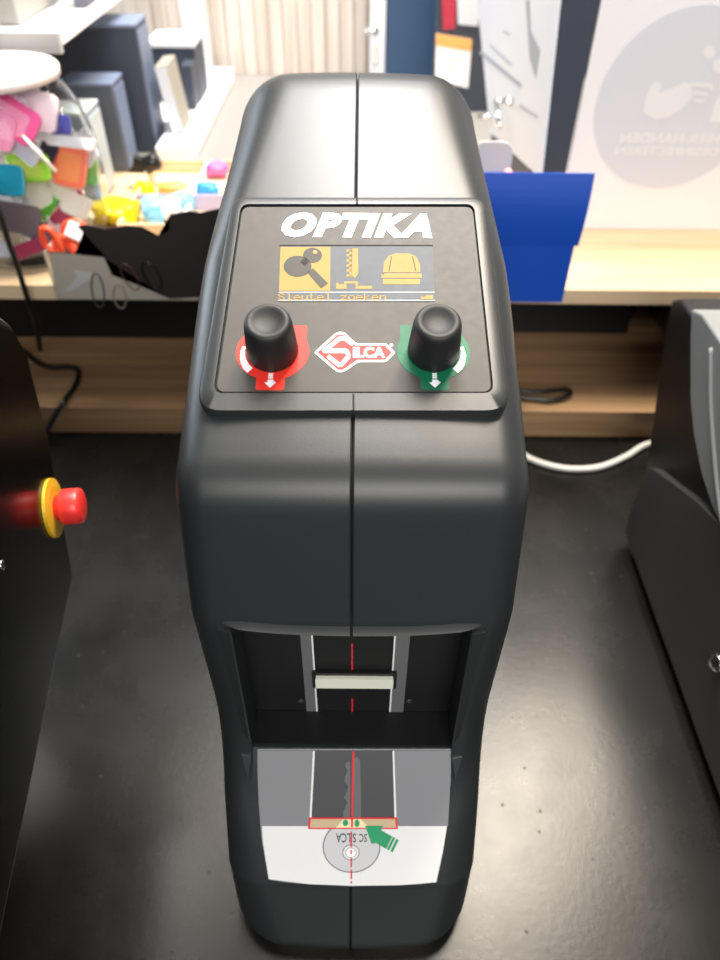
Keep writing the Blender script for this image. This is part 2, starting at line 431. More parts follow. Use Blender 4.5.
# lining of the recess: back board, ledge, cheeks
back = Plane((MX, RB-0.0006, RZ0), (1, 0, 0), (0, 0, 1))
bm = B(); back.slab(bm, [(-RW+0.0005, 0.0012), (RW-0.0005, 0.0012), (RW-0.0005, RZ1-RZ0-0.001), (-RW+0.0005, RZ1-RZ0-0.001)], -0.0003, 0.0003)
bb = build('scan_window_board', bm, M['recess'], root)
def on_back(name, m, rects, h0, h1, par=None, **k):
    bm = B()
    for (x0, y0, x1, y1) in rects: back.pslab(bm, [(x0, y1), (x1, y1), (x1, y0), (x0, y0)], h0, h1)
    return build(name, bm, m, par or bb, **k)
xl0, xl1 = back.loc(305, 690)[0], back.loc(315, 690)[0]
xr0, xr1 = back.loc(392, 690)[0], back.loc(405, 690)[0]
zt = RZ1-RZ0-0.002
def rects_back(name, m, rs, h0, h1, **k):
    bm = B()
    for a0, a1, b0, b1 in rs: back.slab(bm, [(a0, b0), (a1, b0), (a1, b1), (a0, b1)], h0, h1)
    return build(name, bm, m, bb, **k)
rects_back('grey_stripe', M['keygrey'], [(xl0, xl1, 0.001, zt)], 0.0004, 0.0010)
rects_back('grey_stripe', M['keygrey'], [(xr0, xr1, 0.001, zt)], 0.0004, 0.0010)
rects_back('white_stripe', M['lightgrey'], [(xl1, xl1+0.0010, 0.001, zt)], 0.0004, 0.0010)
rects_back('white_stripe', M['lightgrey'], [(xr0-0.0010, xr0, 0.001, zt)], 0.0004, 0.0010)
cb = back.loc(352, 676)[1]; cx0, cx1 = back.loc(316, 676)[0], back.loc(393, 676)[0]
for rc in [(-0.0005, 0.0005, cb+0.009+i*0.006, cb+0.009+i*0.006+0.0048) for i in range(5)]+[(-0.0005, 0.0005, 0.001+i*0.006, 0.0058+i*0.006) for i in range(3)]: rects_back('red_dash', M['redline'], [rc], 0.0004, 0.0010)
bm = B(); back.slab(bm, rrect(cx0-0.0022, cx1+0.0022, cb-0.0095, cb+0.0085, 0.001), 0.0004, 0.0035); build('window_bezel', bm, M['black'], bb, bevel=0.0006)
bm = B(); back.slab(bm, rrect(cx0, cx1, cb-0.0052, cb+0.0060, 0.001), 0.0036, 0.0062); tag(build('light_bar', bm, M['roller'], bb, bevel=0.0018, seg=3), 'milky white light bar')
for px_ in (301, 409):
    a, b = back.loc(px_, 700); bm = B(); lathe(bm, [(0, 0.0002), (0.0022, 0.0002), (0.0022, 0.0012), (0.0012, 0.0012), (0.001, 0.0006), (0, 0.0006)], back.M(a, b), 16)
    build('screw', bm, M['trim'], bb, smooth=True)
bm = B(); box(bm, MX-RW+0.0005, MX+RW-0.0005, 0.2345, RB-0.0012, RZ0+0.0002, RZ0+0.0014); build('ledge_plate', bm, M['recess'], root)
# brow over the opening, in two halves
for sd in (-1, 1):
    bm = B(); outer = []; N = 16
    rings = []
    for k in range(N+1):
        t = k/N; X = MX+sd*(0.0008+0.0735*t)
        lift = 0.0032*max(0, (t-0.25)/0.75)**2.2
        fade = 1-0.85*max(0, (t-0.80)/0.2)**2
        yb = 0.2385+0.0030*t*t
        z0 = RZ1-0.0020+lift; 
        d = 0.0060*fade; h = 0.0030*(1-0.5*max(0, (t-0.8)/0.2))
        rings.append([bm.verts.new((X, yy, zz)) for yy, zz in ((yb+0.010, z0), (yb-d, z0), (yb-d-0.0008, z0+h*0.35), (yb-d, z0+h*0.7), (yb+0.001, z0+h+0.0015), (yb+0.010, z0+h+0.0015))])
    for a, b in zip(rings, rings[1:]):
        for i in range(6): bm.faces.new((a[i], a[(i+1) % 6], b[(i+1) % 6], b[i]))
    bm.faces.new(rings[0]); bm.faces.new(rings[-1][::-1])
    bl = build('brow_lip', bm, M['brow'], root, smooth=True); bl.data.set_sharp_from_angle(angle=math.radians(45))
# cheek edges beside the opening
for sd in (-1, 1):
    bm = B(); rings = []
    for k in range(13):
        t = k/12; z = RZ1-0.002-(RZ1-0.160)*t
        y = 0.2325+(z-0.165)/(0.125)*0.0035 if z > 0.165 else 0.2325-(0.165-z)*0.74
        wd = 0.0060-0.0025*t
        x0 = RW-0.0006; x1 = x0+wd+0.002*(1-t)
        rings.append([bm.verts.new((MX+sd*X, Y, z)) for X, Y in ((x0, y+0.020), (x0, y-0.0012), (x0+0.001, y-0.0020), (x1, y-0.0005), (x1, y+0.008))])
    for a, b in zip(rings, rings[1:]):
        for i in range(5): bm.faces.new((a[i], a[(i+1) % 5], b[(i+1) % 5], b[i]))
    bm.faces.new(rings[0]); bm.faces.new(rings[-1][::-1])
    build('cheek_trim', bm, M['shell'], root, smooth=False)
    bm = B(); prism(bm, [(MX+sd*0.0670, 0.2255, 0.1655), (MX+sd*0.0745, 0.2270, 0.1655), (MX+sd*0.0700, 0.2160, 0.1480)], (0, 0.012, 0.004))
    build('corner_tab', bm, M['trim'], root, bevel=0.0006)

# the printed key tray
T0, T1 = Vector((MX, 0.1725, 0.084)), Vector((MX, 0.2325, 0.165))
tu = (T1-T0).normalized()
trayP = Plane(T0 + Vector((0, -tu.z, tu.y))*0.0022, (1, 0, 0), tu)
edge_px = [(257, 749), (257, 770), (258, 800), (261, 838), (268, 880), (285, 883), (310, 885), (352, 887), (395, 886), (420, 885), (437, 883), (443, 855), (448, 815), (451, 780), (452, 749)]
tp = thing_tray = None
bm = B(); trayP.pslab(bm, edge_px, -0.0035, -0.0002); kt = build('key_tray', bm, M['linegrey'], root, bevel=0.0006)
def TP(name, m, polys, lvl, par=None):
    bm = B(); h = 0.0001*lvl
    for q in polys: trayP.pslab(bm, q, h-0.0002, h+0.0001)
    return build(name, bm, m, par or kt)
TP('white_field', M['lightgrey'], [[(262, 826), (263, 842), (269, 879), (310, 884), (352, 885.5), (400, 885), (436, 882), (443, 850), (447, 826)]], 1)
TP('grey_field', M['midgrey'], [[(258.5, 750.5), (258.5, 780), (261, 826), (448, 826), (450.5, 780), (451, 750.5)]], 1)
TP('dark_field', M['darkgrey'], [[(314, 750.5), (311, 818), (396, 818), (394, 750.5)]], 2)
TP('white_edge_line', M['lightgrey'], [[(313, 750.5), (309.5, 818), (311.5, 818), (315, 750.5)]], 3)
TP('white_edge_line', M['lightgrey'], [[(392.5, 750.5), (394.5, 818), (396.5, 818), (394.2, 750.5)]], 3)
head = TP('key_head_print', M['linegrey'], [ellipse(351.5, 846.5, 29, 26.2)], 2)
TP('key_head_fill', M['headgrey'], [ellipse(351.5, 846.5, 27.6, 24.8)], 3, head)
TP('key_head_ring', M['linegrey'], [ellipse(351, 852, 8.6, 8.0)], 4, head)
TP('key_head_hole', M['lightgrey'], [ellipse(351, 852, 7.6, 7.0)], 5, head)
TP('key_head_ring', M['linegrey'], [ellipse(351, 852, 5.6, 5.2)], 6, head)
TP('key_head_hole', M['white'], [ellipse(351, 852, 5.0, 4.6)], 7, head)
TP('key_blade_print', M['keygrey'], [[(343.5, 818), (343, 812), (346, 805), (347.5, 802), (344, 797), (347, 791), (348, 786), (344.5, 781), (345, 776), (348, 770), (345, 766), (346, 762), (350, 761), (350.5, 790), (350, 818)]], 4)
TP('key_blade_print', M['keygrey'], [[(353.5, 818), (354, 758), (357, 756), (360, 760), (361, 790), (361, 818)]], 4)
bar = TP('insert_bar', M['redline'], [[(309, 817), (397, 817), (398, 828.5), (308, 828.5)]], 6)
TP('insert_bar_fill', M['tan'], [[(311, 818.5), (395, 818.5), (396, 827), (310, 827)]], 7, bar)
TP('insert_bar_highlight', M['cream'], [[(343, 818.5), (361, 818.5), (369, 827), (336, 827)]], 8, bar)
TP('green_dot', M['arrow'], [ellipse(345.5, 822, 2.8, 3.2, 16)], 9, bar)
TP('green_dot', M['arrow'], [ellipse(357, 822.5, 2.6, 3.6, 16)], 9, bar)
for dsh in [[(352.3, 750.5), (351, 826), (353, 826), (354.5, 750.5)]] + [[(350.6, a), (350.5, b), (352, b), (352.1, a)] for a, b in ((831, 834), (836, 846), (849, 853), (857, 866), (869, 878), (880.5, 882.5))]: TP('red_dash', M['redline'], [dsh], 10)
TP('green_arrow', M['arrow'], [[(365, 825), (383, 825), (381, 830), (392, 836), (386, 848), (376, 842), (371.5, 843)]], 9)
for q_ in ([(393, 836.5), (395, 837.5), (389, 849.5), (387, 848.5)], [(396.5, 838.5), (398.5, 839.5), (392.5, 851.5), (390.5, 850.5)]): TP('green_arrow_stripe', M['arrow'], [q_], 9)
a0, b0 = trayP.loc(336, 842); a1, b1 = trayP.loc(367, 833)
build('tray_lettering', text_bm('SILCA', trayP, a0, trayP.loc(356, 838)[0], b0, b1, 0.0004, bold=0.01, flip=180, depth=0.0002), M['printline'], head)
a0, b0 = trayP.loc(359, 841.5); a1, b1 = trayP.loc(367, 833.5)
build('tray_lettering', text_bm('SC', trayP, a0, a1, b0, b1, 0.0004, bold=0.01, flip=180, depth=0.0002), M['printline'], head)

# control panel: raised bezel, overlay, screen, knobs
sl = math.atan2(0.4405-0.386, 0.40-0.2565)
pu = Vector((0, math.cos(sl), math.sin(sl)))
P0 = Vector((MX, 0.2565, 0.386)); pn = Vector((0, -math.sin(sl), math.cos(sl)))
pan = Plane(P0+pn*0.0040, (1, 0, 0), pu)
def rounded_px(corners, rad, n=7):
    out = []; N = len(corners)
    for i in range(N):
        p = Vector(corners[i]); a = Vector(corners[i-1]); c = Vector(corners[(i+1) % N])
        r = rad[i]; A = p+(a-p).normalized()*r; C = p+(c-p).normalized()*r
        for k in range(n+1):
            u = k/n; q = A*(1-u)**2+p*2*u*(1-u)+C*u*u; out.append((q.x, q.y))
    return out
outer = rounded_px([(232, 196), (485, 196), (512, 411), (195, 411)], [14, 14, 24, 24])
inner = rounded_px([(241, 204), (474, 204), (494, 393), (213, 393)], [8, 8, 10, 10])
def ringslab(pl, o_, i_, h0, h1):
    bm = B(); O = [pl.loc(*q) for q in o_]; I = [pl.loc(*q) for q in i_]; n = len(O)
    vs = [[bm.verts.new(pl.p(a, b, h)) for a, b in X] for X, h in ((O, h0), (O, h1-0.0012), ([(a*0.985, b+(0.07-b)*0.015) for a, b in O], h1), (I, h1), (I, h0))]
    for j in range(5):
        A, Bb = vs[j], vs[(j+1) % 5]
        for i in range(n): bm.faces.new((A[i], A[(i+1) % n], Bb[(i+1) % n], Bb[i]))
    return bm
bz = build('control_bezel', ringslab(pan, outer, inner, -0.0075, 0.0), M['shell'], root)
for p in bz.data.polygons: p.use_smooth = True
bz.data.set_sharp_from_angle(angle=math.radians(50))
g = B(); gi = rounded_px([(242, 205.5), (473, 205.5), (492.3, 391.5), (215, 391.5)], [7, 7, 9, 9])
g2 = B(); pan.pslab(g2, inner, -0.0060, -0.0022); build('panel_gap', g2, M['core'], root)
pan.pslab(g, rounded_px([(242.6, 206.2), (472.6, 206.2), (491.6, 391), (216, 391)], [7, 7, 9, 9]), -0.0030, -0.0006)
ov = build('control_overlay', g, M['overlay'], root)
# bezel seam notch
for (px_, y0, y1) in ((357, 196, 204), (353.5, 394, 410)):
    bm = B(); pan.pslab(bm, [(px_-1, y1), (px_+1, y1), (px_+1, y0), (px_-1, y0)], -0.003, 0.0002); build('seam_notch', bm, M['core'], root)
PH = -0.0006
def PD(name, m, polys, lvl, par=None, **k):
    bm = B(); h = PH+0.00012*lvl
    for q in polys: pan.pslab(bm, q, h-0.0002, h+0.0001)
    return build(name, bm, m, par or ov, **k)
a0, b0 = pan.loc(281, 236.5); a1, b1 = pan.loc(431, 213)
tb = text_bm('OPTIKA', pan, a0, a1, b0, b1, PH, bold=0.060, shear=0.30, depth=0.0003, spacing=1.12)
build('panel_lettering', tb, M['white'], ov)
scr = PD('screen', M['lcd'], [[(280, 245.5), (432.5, 245.5), (435, 301), (278, 301)]], 1)
PD('screen_edge', M['core'], [[(279.5, 244.4), (433, 244.4), (433, 245.6), (279.5, 245.6)]], 2, scr)
ic = PD('search_icon', M['amber'], [[(280.5, 246.5), (330.5, 246.5), (330, 290.5), (279, 290.5)]], 2, scr)
PD('key_glyph', M['lcdink'], [ellipse(297.5, 266, 14, 10.5, 24), [(307, 272), (313, 268), (328, 283), (321, 288)], ellipse(312.5, 255, 9.5, 7.5, 24), [(303, 258), (309, 262), (305, 266), (300, 262)]], 3, ic)
PD('lens_glint', M['amber'], [ellipse(315, 252, 2.5, 2, 12)], 4, ic)
def rc_(x0, x1, y0, y1): return [(x0, y1), (x1, y1), (x1, y0), (x0, y0)]
PD('key_icon', M['amber'], [[(352.5, 248), (358, 248), (358.3, 273), (355, 278), (352, 275)]] + [rc_(346.5, 351.6, 249+k*5, 251.4+k*5) for k in range(6)] + [rc_(349.5, 351.6, 249, 276)], 2, scr)
PD('profile_icon', M['amber'], [rc_(336, 346.5, 284, 288.5), rc_(336, 338.5, 282.5, 284), rc_(344, 346.5, 281, 284), rc_(346.5, 358, 281, 283.2), rc_(355.5, 358, 283.2, 286), rc_(355.5, 372, 285.5, 288.5)], 2, scr)
mi = PD('machine_icon', M['amber'], [[(383, 272), (384, 262), (389, 255), (396, 253), (409, 253), (416, 256), (420, 264), (420.5, 272)], [(381.5, 273), (421.5, 273), (422, 277.5), (381.5, 277.5)], [(383, 278.5), (420, 278.5), (420, 284), (383, 284)]], 2, scr)
PD('icon_line', M['lcdink'], [[(391, 256), (392, 256), (389.5, 271), (388.5, 271)], [(412, 256), (413, 256), (416.5, 271), (415.5, 271)], [(382, 273), (384, 273), (384, 274), (382, 274)]], 3, mi)
PD('rule_line', M['greypaint'], [[(278.5, 291.5), (434.5, 291.5), (434.5, 292.2), (278.5, 292.2)], [(278, 299.6), (435, 299.6), (435, 300.4), (278, 300.4)]], 2, scr)
PD('mini_icon', M['amber'], [[(421, 296.5), (426, 296.5), (426, 295), (433, 295), (433, 299), (421, 299)]], 3, scr)
GL = {'S': ['01110','10001','10000','01110','00001','10001','01110'], 'l': ['01100','00100','00100','00100','00100','00100','01110'],
 'e': ['00000','00000','01110','10001','11111','10000','01110'], 'u': ['00000','00000','10001','10001','10001','10011','01101'],
 't': ['01000','01000','11100','01000','01000','01001','00110'], 'z': ['00000','00000','11111','00010','00100','01000','11111'],
 'o': ['00000','00000','01110','10001','10001','10001','01110'], 'k': ['10000','10000','10010','10100','11000','10100','10010'],
 'n': ['00000','00000','10110','11001','10001','10001','10001'], ' ': ['00000']*7}
bm = B(); cw = 7.8
for i, ch in enumerate('Sleutel zoeken'):
    for r_, row in enumerate(GL[ch]):
        for c_, v in enumerate(row):
            if v == '1':
                X = 278+i*cw+c_*cw/6; Y = 293.2+r_*0.95
                pan.pslab(bm, [(X, Y+1.0), (X+cw/6+0.1, Y+1.0), (X+cw/6+0.1, Y), (X, Y)], PH+0.0002, PH+0.0004)
build('screen_lettering', bm, M['amber'], scr)
# maker's badge
lg = PD('maker_badge', M['white'], [rounded_px([(314, 352), (337, 331.5), (344, 331.5), (356, 343), (386, 343), (395.5, 352), (386, 361.5), (358, 361.5), (344, 371.5), (337, 371.5)], [2, 3, 3, 3, 2, 2, 2, 3, 3, 3], 3)], 1)
PD('badge_field', M['logored'], [[(317.5, 352), (337.5, 334), (343, 334), (355.5, 345), (385, 345), (392, 352), (385, 359.5), (357.5, 359.5), (343, 369.5), (338, 369.5)]], 2, lg)
def stroke(pts, w_):
    out = []
    for (ax, ay), (bx2, by2) in zip(pts, pts[1:]):
        L_ = math.hypot(bx2-ax, by2-ay); nx, ny = -(by2-ay)/L_*w_/2, (bx2-ax)/L_*w_/2
        out.append([(ax+nx, ay+ny), (bx2+nx, by2+ny), (bx2-nx, by2-ny), (ax-nx, ay-ny)])
    return out
PD('badge_initial', M['white'], stroke([(353, 344), (345, 338), (340, 338), (323, 351.5)], 4) + stroke([(324, 350.5), (346, 350.5)], 4.5) + stroke([(346, 350), (349, 356), (340, 365.5), (328, 356)], 4), 3, lg)
a0, b0 = pan.loc(353, 357.5); a1, b1 = pan.loc(385, 347)
build('badge_lettering', text_bm('ILCA', pan, a0, a1, b0, b1, PH+0.0003, bold=0.04, depth=0.0002), M['white'], lg)
PD('badge_dot', M['white'], [ellipse(391.5, 344.5, 1.6, 1.4, 12)], 1)
def knob(cx, cy, ink, nm, mirror):
    a, b = pan.loc(cx, cy)
    k = 0.385/720
    Mk = pan.M(a, b, PH)
    ring = B(); R = 0.0196
    pan.slab(ring, [(a+R*math.cos(t*PI/24), b+R*0.93*math.sin(t*PI/24)) for t in range(48)], PH-0.0001, PH+0.0002)
    rg = build(nm, ring, ink, ov)
    tabs = B(); s = -1 if mirror else 1
    pan.slab(tabs, rrect(a-0.0075, a+0.0075, b-0.0245, b-0.012, 0.0015), PH, PH+0.00025)
    pan.slab(tabs, rrect(a+s*0.0128-0.005, a+s*0.0128+0.005, b-0.002, b+0.0175, 0.0012), PH, PH+0.00025)
    build('dial_tab', tabs, ink, rg)
    ar = B()
    for j in range(3): pan.slab(ar, [(a-0.0012, b-0.0150-j*0.0012), (a+0.0012, b-0.0150-j*0.0012), (a+0.0012, b-0.0142-j*0.0012), (a-0.0012, b-0.0142-j*0.0012)], PH+0.0002, PH+0.0005)
    pan.slab(ar, [(a-0.0014, b-0.0182), (a+0.0014, b-0.0182), (a+0.0014, b-0.0200), (a+0.0030, b-0.0200), (a, b-0.0232), (a-0.0030, b-0.0200), (a-0.0014, b-0.0200)], PH+0.0002, PH+0.0005)
    build('dial_arrow', ar, M['white'], rg)
    cr = B(); r0, r1 = 0.0148, 0.0180; base = PI*1.03 if not mirror else -0.03*PI
    for j in range(6):
        t = base-s*0.05+(j-1)*0.17*s*1.0; wd = 0.055+0.012*j
        r1j = 0.0166+0.0004*j
        pan.slab(cr, [(a+r0*math.cos(t-wd), b+r0*math.sin(t-wd)), (a+r0*math.cos(t+wd), b+r0*math.sin(t+wd)), (a+r1j*math.cos(t+wd), b+r1j*math.sin(t+wd)), (a+r1j*math.cos(t-wd), b+r1j*math.sin(t-wd))], PH+0.0002, PH+0.0005)
    build('dial_turn_mark', cr, M['white'], rg)
    kb = B(); H = 0.0262
    lathe(kb, [(0, 0.0002), (0.0135, 0.0002), (0.0139, 0.0015), (0.0133, 0.012), (0.0124, H-0.004), (0.0118, H-0.0016), (0.0106, H-0.0003), (0.0092, H-0.0001), (0.0078, H-0.0008), (0.0055, H-0.0019), (0.003, H-0.0024), (0, H-0.0025)], Mk, 56)
    build('knob', kb, M['rubber'], root, smooth=True)
knob(272.5, 351, M['red'], 'red_dial', False)
knob(433.5, 351, M['green'], 'green_dial', True)

# ------------------------------------------------------------------ black machine at the left edge
LX = -0.217
lm = thing('key_cutting_machine', (LX-0.15, 0.30, 0), 'black machine with red stop button, cut off by the frame beside the key reader', 'machine')
bm = B(); prof = [(0.05, 0.20), (0.05, 0.40), (0.30, 0.47), (0.372, 0.425), (0.404, 0.392), (0.416, 0.355), (0.400, 0.30), (0.350, 0.20)]
prism(bm, [(LX, y, z) for y, z in prof], (-0.30, 0, 0)); build('upper_body', bm, M['blackgloss'], lm, bevel=0.008, seg=3)
bm = B(); box(bm, -0.55, -0.335, 0.07, 0.40, 0.008, 0.1995); build('lower_body', bm, M['blackgloss'], lm, bevel=0.006)
for fx in (-0.37, -0.50):
    for fy in (0.12, 0.36):
        bm = B(); lathe(bm, [(0, 0.0003), (0.012, 0.0003), (0.012, 0.0079), (0, 0.0079)], Matrix.Translation((fx, fy, 0)), 16); build('foot', bm, M['rubber'], lm)
q = onX(52, 508, LX)
Mb = Matrix.Translation((LX, q.y, q.z)) @ Matrix.Rotation(PI/2, 4, 'Y')
bm = B(); lathe(bm, [(0, 0.0), (0.0212, 0.0), (0.0212, 0.0022), (0.0150, 0.0030), (0, 0.003)], Mb, 40); build('yellow_collar', bm, M['yellow'], lm, smooth=False)
bm = B(); lathe(bm, [(0, 0.003), (0.0085, 0.003), (0.0085, 0.006), (0.0118, 0.007), (0.0128, 0.0085), (0.0128, 0.0185), (0.0120, 0.0205), (0.0095, 0.0215), (0, 0.0212)], Mb, 40)
sb = build('stop_button', bm, M['stopred'], lm, smooth=True)
bq = onX(52, 508, LX)
q = onX(-22, 566, LX); Ms = Matrix.Translation((LX, q.y, q.z)) @ Matrix.Rotation(PI/2, 4, 'Y')
bm = B(); lathe(bm, [(0, 0), (0.0032, 0), (0.0030, 0.0012), (0.0014, 0.0020), (0.0013, 0.0008), (0, 0.0008)], Ms, 20); build('screw', bm, M['chrome'], lm, smooth=True)

LA = math.radians(8); lm.rotation_euler.z = LA
dv = Vector((bq.x-lm.location.x, bq.y-lm.location.y)); rv = Vector((dv.x*math.cos(LA)-dv.y*math.sin(LA), dv.x*math.sin(LA)+dv.y*math.cos(LA)))
lm.location.x += dv.x-rv.x; lm.location.y += dv.y-rv.y

# ------------------------------------------------------------------ grey machine at the right edge
RX = 0.310
rm = thing('key_duplicating_machine', (RX+0.15, 0.45, 0), 'grey-hooded machine with chrome side button, standing beyond the white cable', 'machine')
bm = B(); prism(bm, [(RX+0.010, y, z) for y, z in [(0.18, 0.014), (0.566, 0.014), (0.600, 0.090), (0.662, 0.225), (0.672, 0.262), (0.655, 0.272), (0.59, 0.272), (0.18, 0.272)]], (0.26, 0, 0))
build('inner_body', bm, M['black'], rm, bevel=0.003)
hood = []
for p_ in [(691, 309), (689.5, 340), (689.5, 400), (693, 435), (701, 475), (711, 506), (722, 530)]:
    q = onX(p_[0], p_[1], RX); hood.append((q.y, q.z))
hood += [(0.30, 0.185), (0.15, 0.20), (0.15, 0.297), (0.40, 0.297), (0.585, 0.295)]
bm = B(); prism(bm, [(RX, y, z) for y, z in hood], (0.285, 0, 0)); hd = build('hood', bm, M['graylite'], rm, bevel=0.003, seg=3)
rp = [onX(a, b, RX-0.0005) for a, b in ((711, 348), (711, 400), (714, 450), (719, 500), (726, 540))]
bm = B(); tube(bm, spline(rp, 6), 0.0022, 8); build('hood_ridge', bm, M['graylite'], hd, smooth=True)
pnl = []
for p_ in [(622, 541), (631, 508), (645, 474), (649, 468), (654, 470), (672, 485), (698, 503), (722, 527)]:
    q = onX(p_[0], p_[1], RX); pnl.append((q.y, q.z))
pnl[0] = (pnl[0][0], 0.014)
pnl += [(0.33, 0.172), (0.18, 0.155), (0.18, 0.014)]
bm = B(); prism(bm, [(RX, y, z) for y, z in pnl], (0.012, 0, 0)); build('side_panel', bm, M['panelgrey'], rm, bevel=0.003, seg=3)
q = onX(718, 663, RX); Mr = Matrix.Translation((RX, q.y, q.z)) @ Matrix.Rotation(-PI/2, 4, 'Y')
bm = B(); lathe(bm, [(0, 0), (0.0085, 0), (0.0085, 0.002), (0.0065, 0.0035), (0.005, 0.0035), (0.004, 0.006), (0, 0.0065)], Mr, 28); tag(build('side_button', bm, M['chrome'], rm, smooth=True), 'chrome button')
for fx in (RX+0.035, RX+0.24):
    for fy in (0.21, 0.54):
        bm = B(); lathe(bm, [(0, 0.0003), (0.012, 0.0003), (0.012, 0.0139), (0, 0.0139)], Matrix.Translation((fx, fy, 0)), 16); build('foot', bm, M['rubber'], rm)

# ------------------------------------------------------------------ cables
def cable(name, pts, r, m, label):
    bm = B(); tube(bm, spline(pts, 10), r, 10)
    return tag(build(name, bm, m, smooth=True), label, 'cable')
pts = [onZ(a, b, 0.0048) for a, b in ((470, 400), (500, 440), (527, 457), (548, 465), (572, 469), (600, 467), (625, 457), (648, 444), (672, 428))]
pts = [Vector((p.x, min(p.y, 0.752), p.z)) for p in pts]
cable('power_cable', pts, 0.0042, M['whitecable'], 'white power cable sagging in a shallow curve between the key reader and the grey machine')
pts = [onZ(a, b, 0.0515) for a, b in ((500, 396), (530, 399), (548, 401), (562, 399), (570, 395), (567, 391), (556, 392), (540, 394), (515, 393))]
pts = [Vector((p.x, max(p.y, 0.775), p.z+0.0005*i)) for i, p in enumerate(pts)]
cable('power_lead', pts, 0.0034, M['black'], 'short black lead doubled back on the lower shelf, near the white cable')
pts = [onZ(22, 350, 0.055), onZ(45, 366, 0.06), onZ(72, 367, 0.062), onZ(79, 374, 0.058), onZ(74, 388, 0.052), onY(62, 404, 0.758), onY(50, 425, 0.745), onZ(40, 445, 0.005)]
cable('power_lead', pts, 0.0036, M['black'], 'black lead hooked over the lower shelf edge beside the black machine')
pts = [onY(-14, 180, 0.80)]+[onY(a, b, 0.785) for a, b in ((0, 212), (8, 240), (18, 268), (28, 300))]+[onY(36, 325, 0.80), onY(40, 350, 0.81)]
cable('hanging_lead', pts, 0.0034, M['black'], 'thin black lead hanging down over the oak shelf edge in front of the clear jar')

# ------------------------------------------------------------------ clear jar full of key tags
JX, JY, JR = -0.432, 0.920, 0.100
jr = thing('clear_jar', (JX, JY, SH), 'big clear plastic jar filled with colourful key tags, standing on the oak shelf', 'jar')
bm = B(); z0 = SH+0.0006
body = [(0, 0), (JR*0.84, 0), (JR*0.93, 0.006), (JR, 0.030), (JR*1.03, 0.085), (JR*1.01, 0.130), (JR*0.93, 0.160), (JR*0.84, 0.184), (JR*0.76, 0.194), (JR*0.76, 0.200)]
inn = [(r-0.0025 if r > 0 else 0, max(h, 0.003)) for r, h in body][::-1]; inn[0] = (inn[0][0], 0.200)
lathe(bm, [(r, h+z0) for r, h in body]+[(r, h+z0) for r, h in inn], Matrix.Translation((JX, JY, 0)), 64); build('jar_body', bm, M['glass'], jr, smooth=True)
bm = B(); lathe(bm, [(0, z0+0.2005), (JR*0.765, z0+0.2005), (JR*0.775, z0+0.197), (JR*0.80, z0+0.197), (JR*0.80, z0+0.205), (JR*0.78, z0+0.207), (0, z0+0.2075)], Matrix.Translation((JX, JY, 0)), 56); build('jar_lid', bm, col('lid_pinkish_white', (0.80, 0.74, 0.74)), jr, smooth=True)

def keytag(px, py, Y, w_, h_, rot, c, label, tilt=0.0, name='key_tag', yaw=0.0):
    p = onY(px, py, Y)
    r = math.hypot(p.x-JX, p.y-JY)
    if r > JR*0.90:
        p = onY(px, py, JY+(Y-0.880)*0.9); r = math.hypot(p.x-JX, p.y-JY); s = min(1, JR*0.90/r); p = Vector((JX+(p.x-JX)*s, JY+(p.y-JY)*s, p.z))
    w_ *= 1.15; h_ *= 1.15
    Mt = Matrix.Translation(p) @ Matrix.Rotation(yaw, 4, 'Z') @ Matrix.Rotation(tilt-0.45, 4, 'X') @ Matrix.Rotation(rot, 4, 'Y')
    t = thing(name, p, label, 'key tag', 'key tags in the clear jar')
    bm = B(); out = rrect(-w_/2, w_/2, -h_/2, h_/2, min(w_, h_)*0.22, 4)
    prism(bm, [Mt @ Vector((a, -0.0025, b)) for a, b in out], (Mt.to_3x3() @ Vector((0, 0.005, 0))))
    build('tag_body', bm, c, t, bevel=0.0012)
    bm = B(); out = rrect(-w_*0.33, w_*0.33, -h_*0.36, h_*0.30, min(w_, h_)*0.1, 3)
    prism(bm, [Mt @ Vector((a, -0.0034, b)) for a, b in out], (Mt.to_3x3() @ Vector((0, 0.0008, 0)))); build('tag_window', bm, WIN.get(c.name, c), t)
    bm = B(); tube(bm, [Mt @ Vector((0.005*math.cos(k*PI/8), 0, h_/2+0.003+0.005*math.sin(k*PI/8))) for k in range(16)], 0.0008, 6, True); build('split_ring', bm, M['chrome'], t, smooth=True)
cc = dict(pink=(0.90, 0.10, 0.32), rose=(0.92, 0.30, 0.48), palep=(0.85, 0.68, 0.72), navy=(0.05, 0.05, 0.25), coral=(0.95, 0.17, 0.08), orange=(0.95, 0.28, 0.08), lime=(0.40, 0.85, 0.05),
          teal=(0.0, 0.24, 0.36), green=(0.10, 0.50, 0.05), maroon=(0.42, 0.03, 0.09), taupe=(0.13, 0.09, 0.10), cream=(0.82, 0.78, 0.66), white=(0.85, 0.86, 0.88), silver=(0.55, 0.56, 0.6), black=(0.02, 0.02, 0.04))
K = {k: col('tag_'+k, v, 0.3) for k, v in cc.items()}
WIN = {'tag_lime': col('tag_window_yellow', (0.65, 0.88, 0.12)), 'tag_pink': K['rose'], 'tag_coral': K['orange'], 'tag_maroon': K['maroon'], 'tag_teal': K['teal']}
L = lambda s: s
keytag(12, 118, 0.872, 0.052, 0.034, 0.55, K['pink'], 'hot pink key tag tilted high up inside the clear jar')
keytag(-8, 128, 0.862, 0.045, 0.034, 0.35, K['rose'], 'lighter rose key tag at the edge of the frame, under the hot pink tag')
keytag(42, 112, 0.887, 0.030, 0.036, 0.2, K['palep'], 'pale pink tag beside the hot pink tag near the top of the jar')
keytag(60, 125, 0.887, 0.022, 0.018, 0.0, K['navy'], 'small navy tag above the long white strip in the jar')
keytag(70, 142, 0.862, 0.048, 0.011, 0.1, K['white'], 'long narrow white strip tag lying level over the coral tag')
